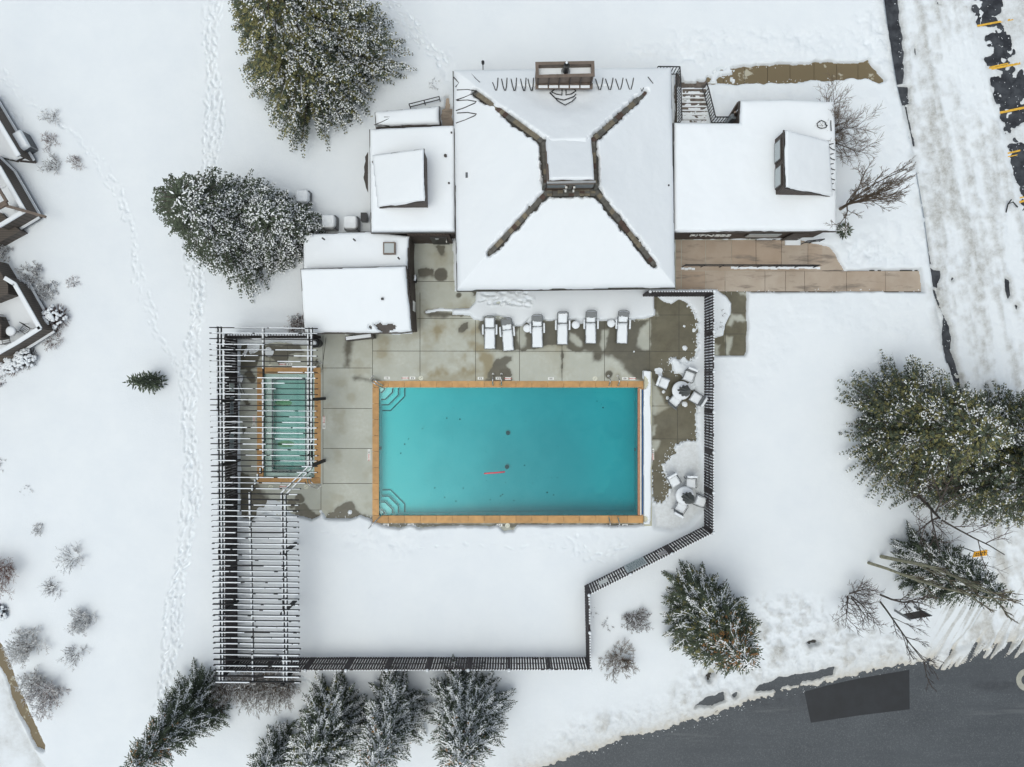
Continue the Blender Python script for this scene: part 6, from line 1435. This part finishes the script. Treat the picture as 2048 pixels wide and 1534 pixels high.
def bare(label, base, pts_dir, height, seed, spread=.5, r0=.09, n_main=1, fan=None, depth=4, kids=5, mat='bark', tmat='twig', cat='tree', name='bare_tree', group='leafless trees', top=None, up=.35, twig_r=.012, snowy=0, start=.25, reach=1.0):
    rnd = random.Random(seed); b0 = P3(*base, 0); o = empty(name, b0, 0, label, cat, group)
    mt = MB(); ms = MB()
    def grow(p, d, L, r, lv):
        n = 4 if lv < 2 else 3; pts = [p]; dd = d.copy(); q = p.copy()
        for i in range(n):
            dd = (dd + Vector((rnd.uniform(-.14, .14), rnd.uniform(-.14, .14), rnd.uniform(-.05, .12)))).normalized(); q = q + dd * (L / n); pts.append(q.copy())
        (mt if lv == 0 else ms).tube(pts, r, mat if lv < 2 else tmat, 6 if lv < 1 else 3, r1=max(r * .45, twig_r * .5), cap=False)
        if snowy and lv >= 1 and rnd.random() < snowy: ms.tube([v + Vector((0, 0, r * .8 + .01)) for v in pts], r * .9 + .006, 'snow_flake', 3, r1=.006, cap=False)
        if lv >= depth: return
        for k in range(kids if lv else kids + 2):
            t = start + (1 - start) * (k + rnd.random()) / (kids + 1); i = min(n - 1, int(t * n)); pp = pts[i].lerp(pts[i + 1], t * n - i); az = k * 2.4 + rnd.uniform(-.5, .5)
            dloc = (pts[i + 1] - pts[i]).normalized(); a = Vector((math.cos(az), math.sin(az), 0)); side = (a - dloc * a.dot(dloc))
            if side.length < .1: continue
            side.normalize(); nd_ = (dloc * (1 - spread * .6) + side * spread + Vector((0, 0, up * .3))).normalized()
            grow(pp, nd_, L * rnd.uniform(.38, .62) * reach, max(r * .5, twig_r), lv + 1)
    if fan is not None:
        t_ = Vector(P3(*top, height)); D = t_ - Vector(b0); L = D.length; D.normalize(); fork = D * L * .22
        mt.tube([(0, 0, 0), fork * .5, fork], r0, mat, 7, r1=r0 * .6)
        for k in range(n_main):
            d = (D + Vector((rnd.gauss(0, fan), rnd.gauss(0, fan), rnd.gauss(0, fan)))).normalized(); grow(fork * rnd.uniform(.6, 1), d, L * rnd.uniform(.55, .82), r0 * .42, 1)
    elif n_main == 1:
        d = Vector((0, 0, 1))
        if top is not None: t_ = Vector(P3(*top, height)); d = (t_ - Vector(b0)); L = d.length; d.normalize()
        else: L = height
        grow(Vector((0, 0, 0)), d, L, r0, 0); 
    else:
        for k in range(n_main):
            az = 2 * PI * k / n_main + rnd.uniform(-.3, .3); tilt = rnd.uniform(.25, 1.0) * pts_dir
            d = Vector((math.cos(az) * math.sin(tilt), math.sin(az) * math.sin(tilt), math.cos(tilt))); grow(Vector((0, 0, 0)), d, height * rnd.uniform(.75, 1.1), r0, 0)
    mt.build('trunk' if n_main == 1 else 'stem', o); ms.build('branches', o)
    return o
# trees
bare('bare brown tree fanning out to the right from the east wing wall', (1677, 420), 0, 7.2, 21, n_main=11, fan=.20, spread=.33, r0=.12, depth=4, kids=5, top=(1792, 350), mat='twig_tan', tmat='twig_tan', start=.2, up=.6, reach=.75, twig_r=.011)
bare('fine dark bare tree tucked behind the right wall of the east wing', (1640, 278), .75, 2.6, 22, n_main=10, depth=3, kids=5, spread=.5, r0=.035, mat='twig', tmat='twig_tan', twig_r=.010)
bare('thicker pale bare trunk of two, leaning across the bluish evergreen', (1757, 1112), 0, 10.0, 23, spread=.22, r0=.12, depth=3, kids=6, mat='bark_pale', tmat='twig_tan', start=.30, up=.5, top=(1960, 1208), reach=.5)
bare('slimmer pale bare trunk of two, the left one, leaning right and down', (1732, 1124), 0, 8.6, 24, spread=.24, r0=.10, depth=3, kids=7, mat='bark_pale', tmat='twig_tan', start=.30, up=.5, top=(1905, 1218), reach=.45)
bare('dark bare tree reaching over the notice board toward the road', (1757, 1188), 0, 6.4, 25, spread=.42, r0=.07, depth=3, kids=6, mat='bark', tmat='twig', top=(1880, 1262), reach=.6, twig_r=.011)
bare('dark bare sapling leaning down left of the notice board', (1757, 1199), 0, 5.3, 26, spread=.45, r0=.06, depth=3, kids=6, mat='bark', tmat='twig', top=(1822, 1286), reach=.62, twig_r=.011)
bare('wide dark bare tree with thick limbs between the evergreens at the right', (1824, 987), 0, 6.0, 27, spread=.7, r0=.12, depth=4, kids=4, mat='bark', tmat='twig', top=(1880, 1035), start=.15, reach=.95, twig_r=.010)
bare('small gnarled bare tree with a brown nest, left of the pale trunks', (1696, 1188), .9, 2.0, 28, n_main=6, depth=3, kids=4, spread=.6, r0=.05, mat='bark', tmat='twig', cat='tree')
# shrubs: u,v,height,spread(stem tilt),stems,seed,material,snowy,label,depth
SH = [(1266, 1234, .85, 1.1, 12, 'twig', .1, 'round bare bush between the diagonal fence and the evergreen, upper of two', 3),
 (1240, 1314, 1.0, 1.1, 14, 'twig_tan', .05, 'round bare bush beside the fence corner, lower of two', 3),
 (1214, 1249, .45, 1.1, 4, 'twig', .2, 'sprig of a bush poking from the snow left of the upper round bush', 2),
 (8, 1136, 1.7, 1.1, 14, 'twig_red', .1, 'dark reddish bare bush cut by the left edge', 3),
 (62, 1287, 1.25, 1.2, 16, 'twig_tan', .75, 'tall oval bush frosted with snow near the bottom left path', 3),
 (78, 1358, 1.0, 1.2, 12, 'twig_tan', .7, 'frosted bush just below the tall oval one', 3),
 (103, 1384, 1.35, 1.2, 16, 'twig_red', .6, 'reddish frosted bush, lowest beside the bottom left path', 3),
 (152, 1112, .95, 1.2, 9, 'twig', .9, 'faint snowed-in bush right of the dark reddish bush', 2),
 (111, 1172, .8, 1.25, 22, 'twig', .8, 'faint round grassy tuft under snow on the left lawn', 1),
 (172, 1238, 1.0, 1.2, 11, 'twig', .8, 'pale frosted bush farthest right on the left lawn', 3),
 (157, 1304, .95, 1.2, 8, 'twig', .6, 'sparse frosted bush below the pale one on the left lawn', 2),
 (84, 1056, .55, 1.2, 7, 'twig', .5, 'small twiggy bush above the dark reddish bush', 2),
 (60, 980, .45, 1.2, 6, 'twig', .5, 'tiny twiggy bush, uppermost on the lower left lawn', 2),
 (134, 1006, .22, 1.2, 3, 'twig_red', .2, 'three dark twig tips poking from the left lawn', 1),
 (135, 1256, .25, 1.2, 4, 'twig_red', .2, 'few dark twig tips beside the pale frosted bush', 1),
 (110, 240, .7, 1.1, 6, 'twig', .5, 'sparse bush beside the upper end of the thin footprint trail', 2),
 (107, 284, .7, 1.1, 9, 'twig_red', .4, 'sparse bush right of the boxy air conditioner', 2),
 (116, 332, .9, 1.1, 10, 'twig', .6, 'spiky bush with long thin stems below the boxy air conditioner', 2),
 (160, 327, .7, 1.1, 9, 'twig_red', .3, 'dark twiggy bush touching the thin footprint trail', 2),
 (70, 553, .9, 1.2, 12, 'twig', .6, 'snowy bush behind the top corner of the lower patio', 3),
 (103, 585, .8, 1.2, 10, 'twig', .6, 'snowy bush right of the lower patio parapet', 3),
 (153, 566, .55, 1.1, 8, 'twig_red', .5, 'lone small bush right of the lower patio', 2),
 (115, 682, .8, 1.2, 12, 'twig_red', .5, 'low twiggy bush below the round reddish bush', 2),
 (12, 508, .8, 1.2, 10, 'twig', .6, 'frosted bush at the left edge between the two patios', 3),
 (8, 765, .5, 1.2, 8, 'twig_red', .5, 'small twiggy bush at the left edge below the patio', 2),
 (2, 930, .5, 1.2, 6, 'twig', .5, 'tip of a bush at the left edge of the lawn', 2),
 (1441, 628, .35, 1.1, 5, 'twig', .1, 'thin twigs poking from the snow right of the fence, upper', 1),
 (1436, 650, .35, 1.1, 5, 'twig', .1, 'thin twigs poking from the snow right of the fence, lower', 1),
 (1186, 1222, .4, 1.1, 4, 'twig', .1, 'faint twigs just right of the short fence', 1),
 (868, 172, .35, 1.1, 8, 'twig', .8, 'snowed-in twigs between the huge evergreen and the hall', 2)]
for k, (u, v, h_, sp, n_, mt_, sn, lab, dp) in enumerate(SH):
    if k > 2 and u < 400: h_ *= .85
    bare(lab, (u, v), sp, h_, 100 + k, n_main=n_, depth=dp, kids=4, spread=.55, r0=.022 if h_ > .6 else .014, mat=mt_, tmat=mt_, cat='shrub', name='bare_shrub', group='bare shrubs in the snow', snowy=sn, twig_r=.009, up=.1)
# row of bushes below the pergola
for k, (u, v) in enumerate([(462, 1368), (490, 1362), (520, 1366), (550, 1362), (578, 1368)]):
    bare(['bare brown bush below the pergola end, leftmost of five', 'bare brown bush below the pergola end, second of five from the left', 'bare brown bush below the pergola end, middle of five', 'bare brown bush below the pergola end, fourth of five from the left', 'bare brown bush below the pergola end, rightmost of five'][k], (u, v), .9, 1.35, 200 + k, n_main=13, depth=3, kids=4, spread=.5, r0=.02, mat='twig_tan', tmat='twig_tan', cat='shrub', name='bare_shrub', group='bushes below the pergola', snowy=.25, twig_r=.009)
bare('brown bush squeezed between the pool house and the top of the pergola', (600, 652), 1.0, .8, 230, n_main=14, depth=3, kids=4, spread=.6, r0=.02, mat='twig_red', tmat='twig_red', cat='shrub', name='bare_shrub', group='bare shrubs in the snow', snowy=.4, twig_r=.01)
# dense round shrubs with snow clumps
def ball(label, base, Rr, h_, seed, mat='twig_red', sn=.3):
    rnd = random.Random(seed); b0 = P3(*base, 0); o = empty('round_shrub', b0, 0, label, 'shrub', 'dense shrubs beside the patios')
    m = MB(); s = MB()
    for i in range(420):
        az = rnd.uniform(0, 2 * PI); el = math.acos(rnd.uniform(0, 1)); d = Vector((math.sin(el) * math.cos(az), math.sin(el) * math.sin(az), math.cos(el)))
        e = Vector((d.x * Rr, d.y * Rr, .15 + d.z * h_)) * rnd.uniform(.85, 1.08); a = e * .35
        m.tube([a, a.lerp(e, .6) + Vector((rnd.uniform(-.04, .04), rnd.uniform(-.04, .04), 0)), e], .012, mat, 3, r1=.006, cap=False)
    for i in range(int(90 * sn)):
        az = rnd.uniform(0, 2 * PI); r_ = Rr * rnd.uniform(0, .8) ** .7; z = .15 + h_ * math.sqrt(max(0, 1 - (r_ / Rr) ** 2)); c = (r_ * math.cos(az), r_ * math.sin(az), z); w_ = rnd.uniform(.05, .13)
        s.lathe([(w_, -.02), (w_ * .9, .03), (w_ * .4, .06)], 'snow', c, 7)
    for i in range(len(s.v)): x, y, z = s.v[i]; s.v[i] = (x + rnd.uniform(-.02, .02), y + rnd.uniform(-.02, .02), z)
    m.build('twigs', o); s.build('snow', o, smooth=True)
ball('dense round reddish shrub with snow clumps at the lower patio corner', (122, 636), .85, 1.0, 1, sn=.9)
ball('snowy brown shrub below the lower patio, right of two', (62, 716), .75, .8, 2, sn=.8, mat='twig'); ball('snowy brown shrub below the lower patio, left of two', (32, 730), .75, .6, 3, sn=1.1, mat='twig_red')
ball('small snow capped shrub at the left edge below the dark reddish bush', (8, 1220), .55, .6, 4, sn=1.0, mat='twig')
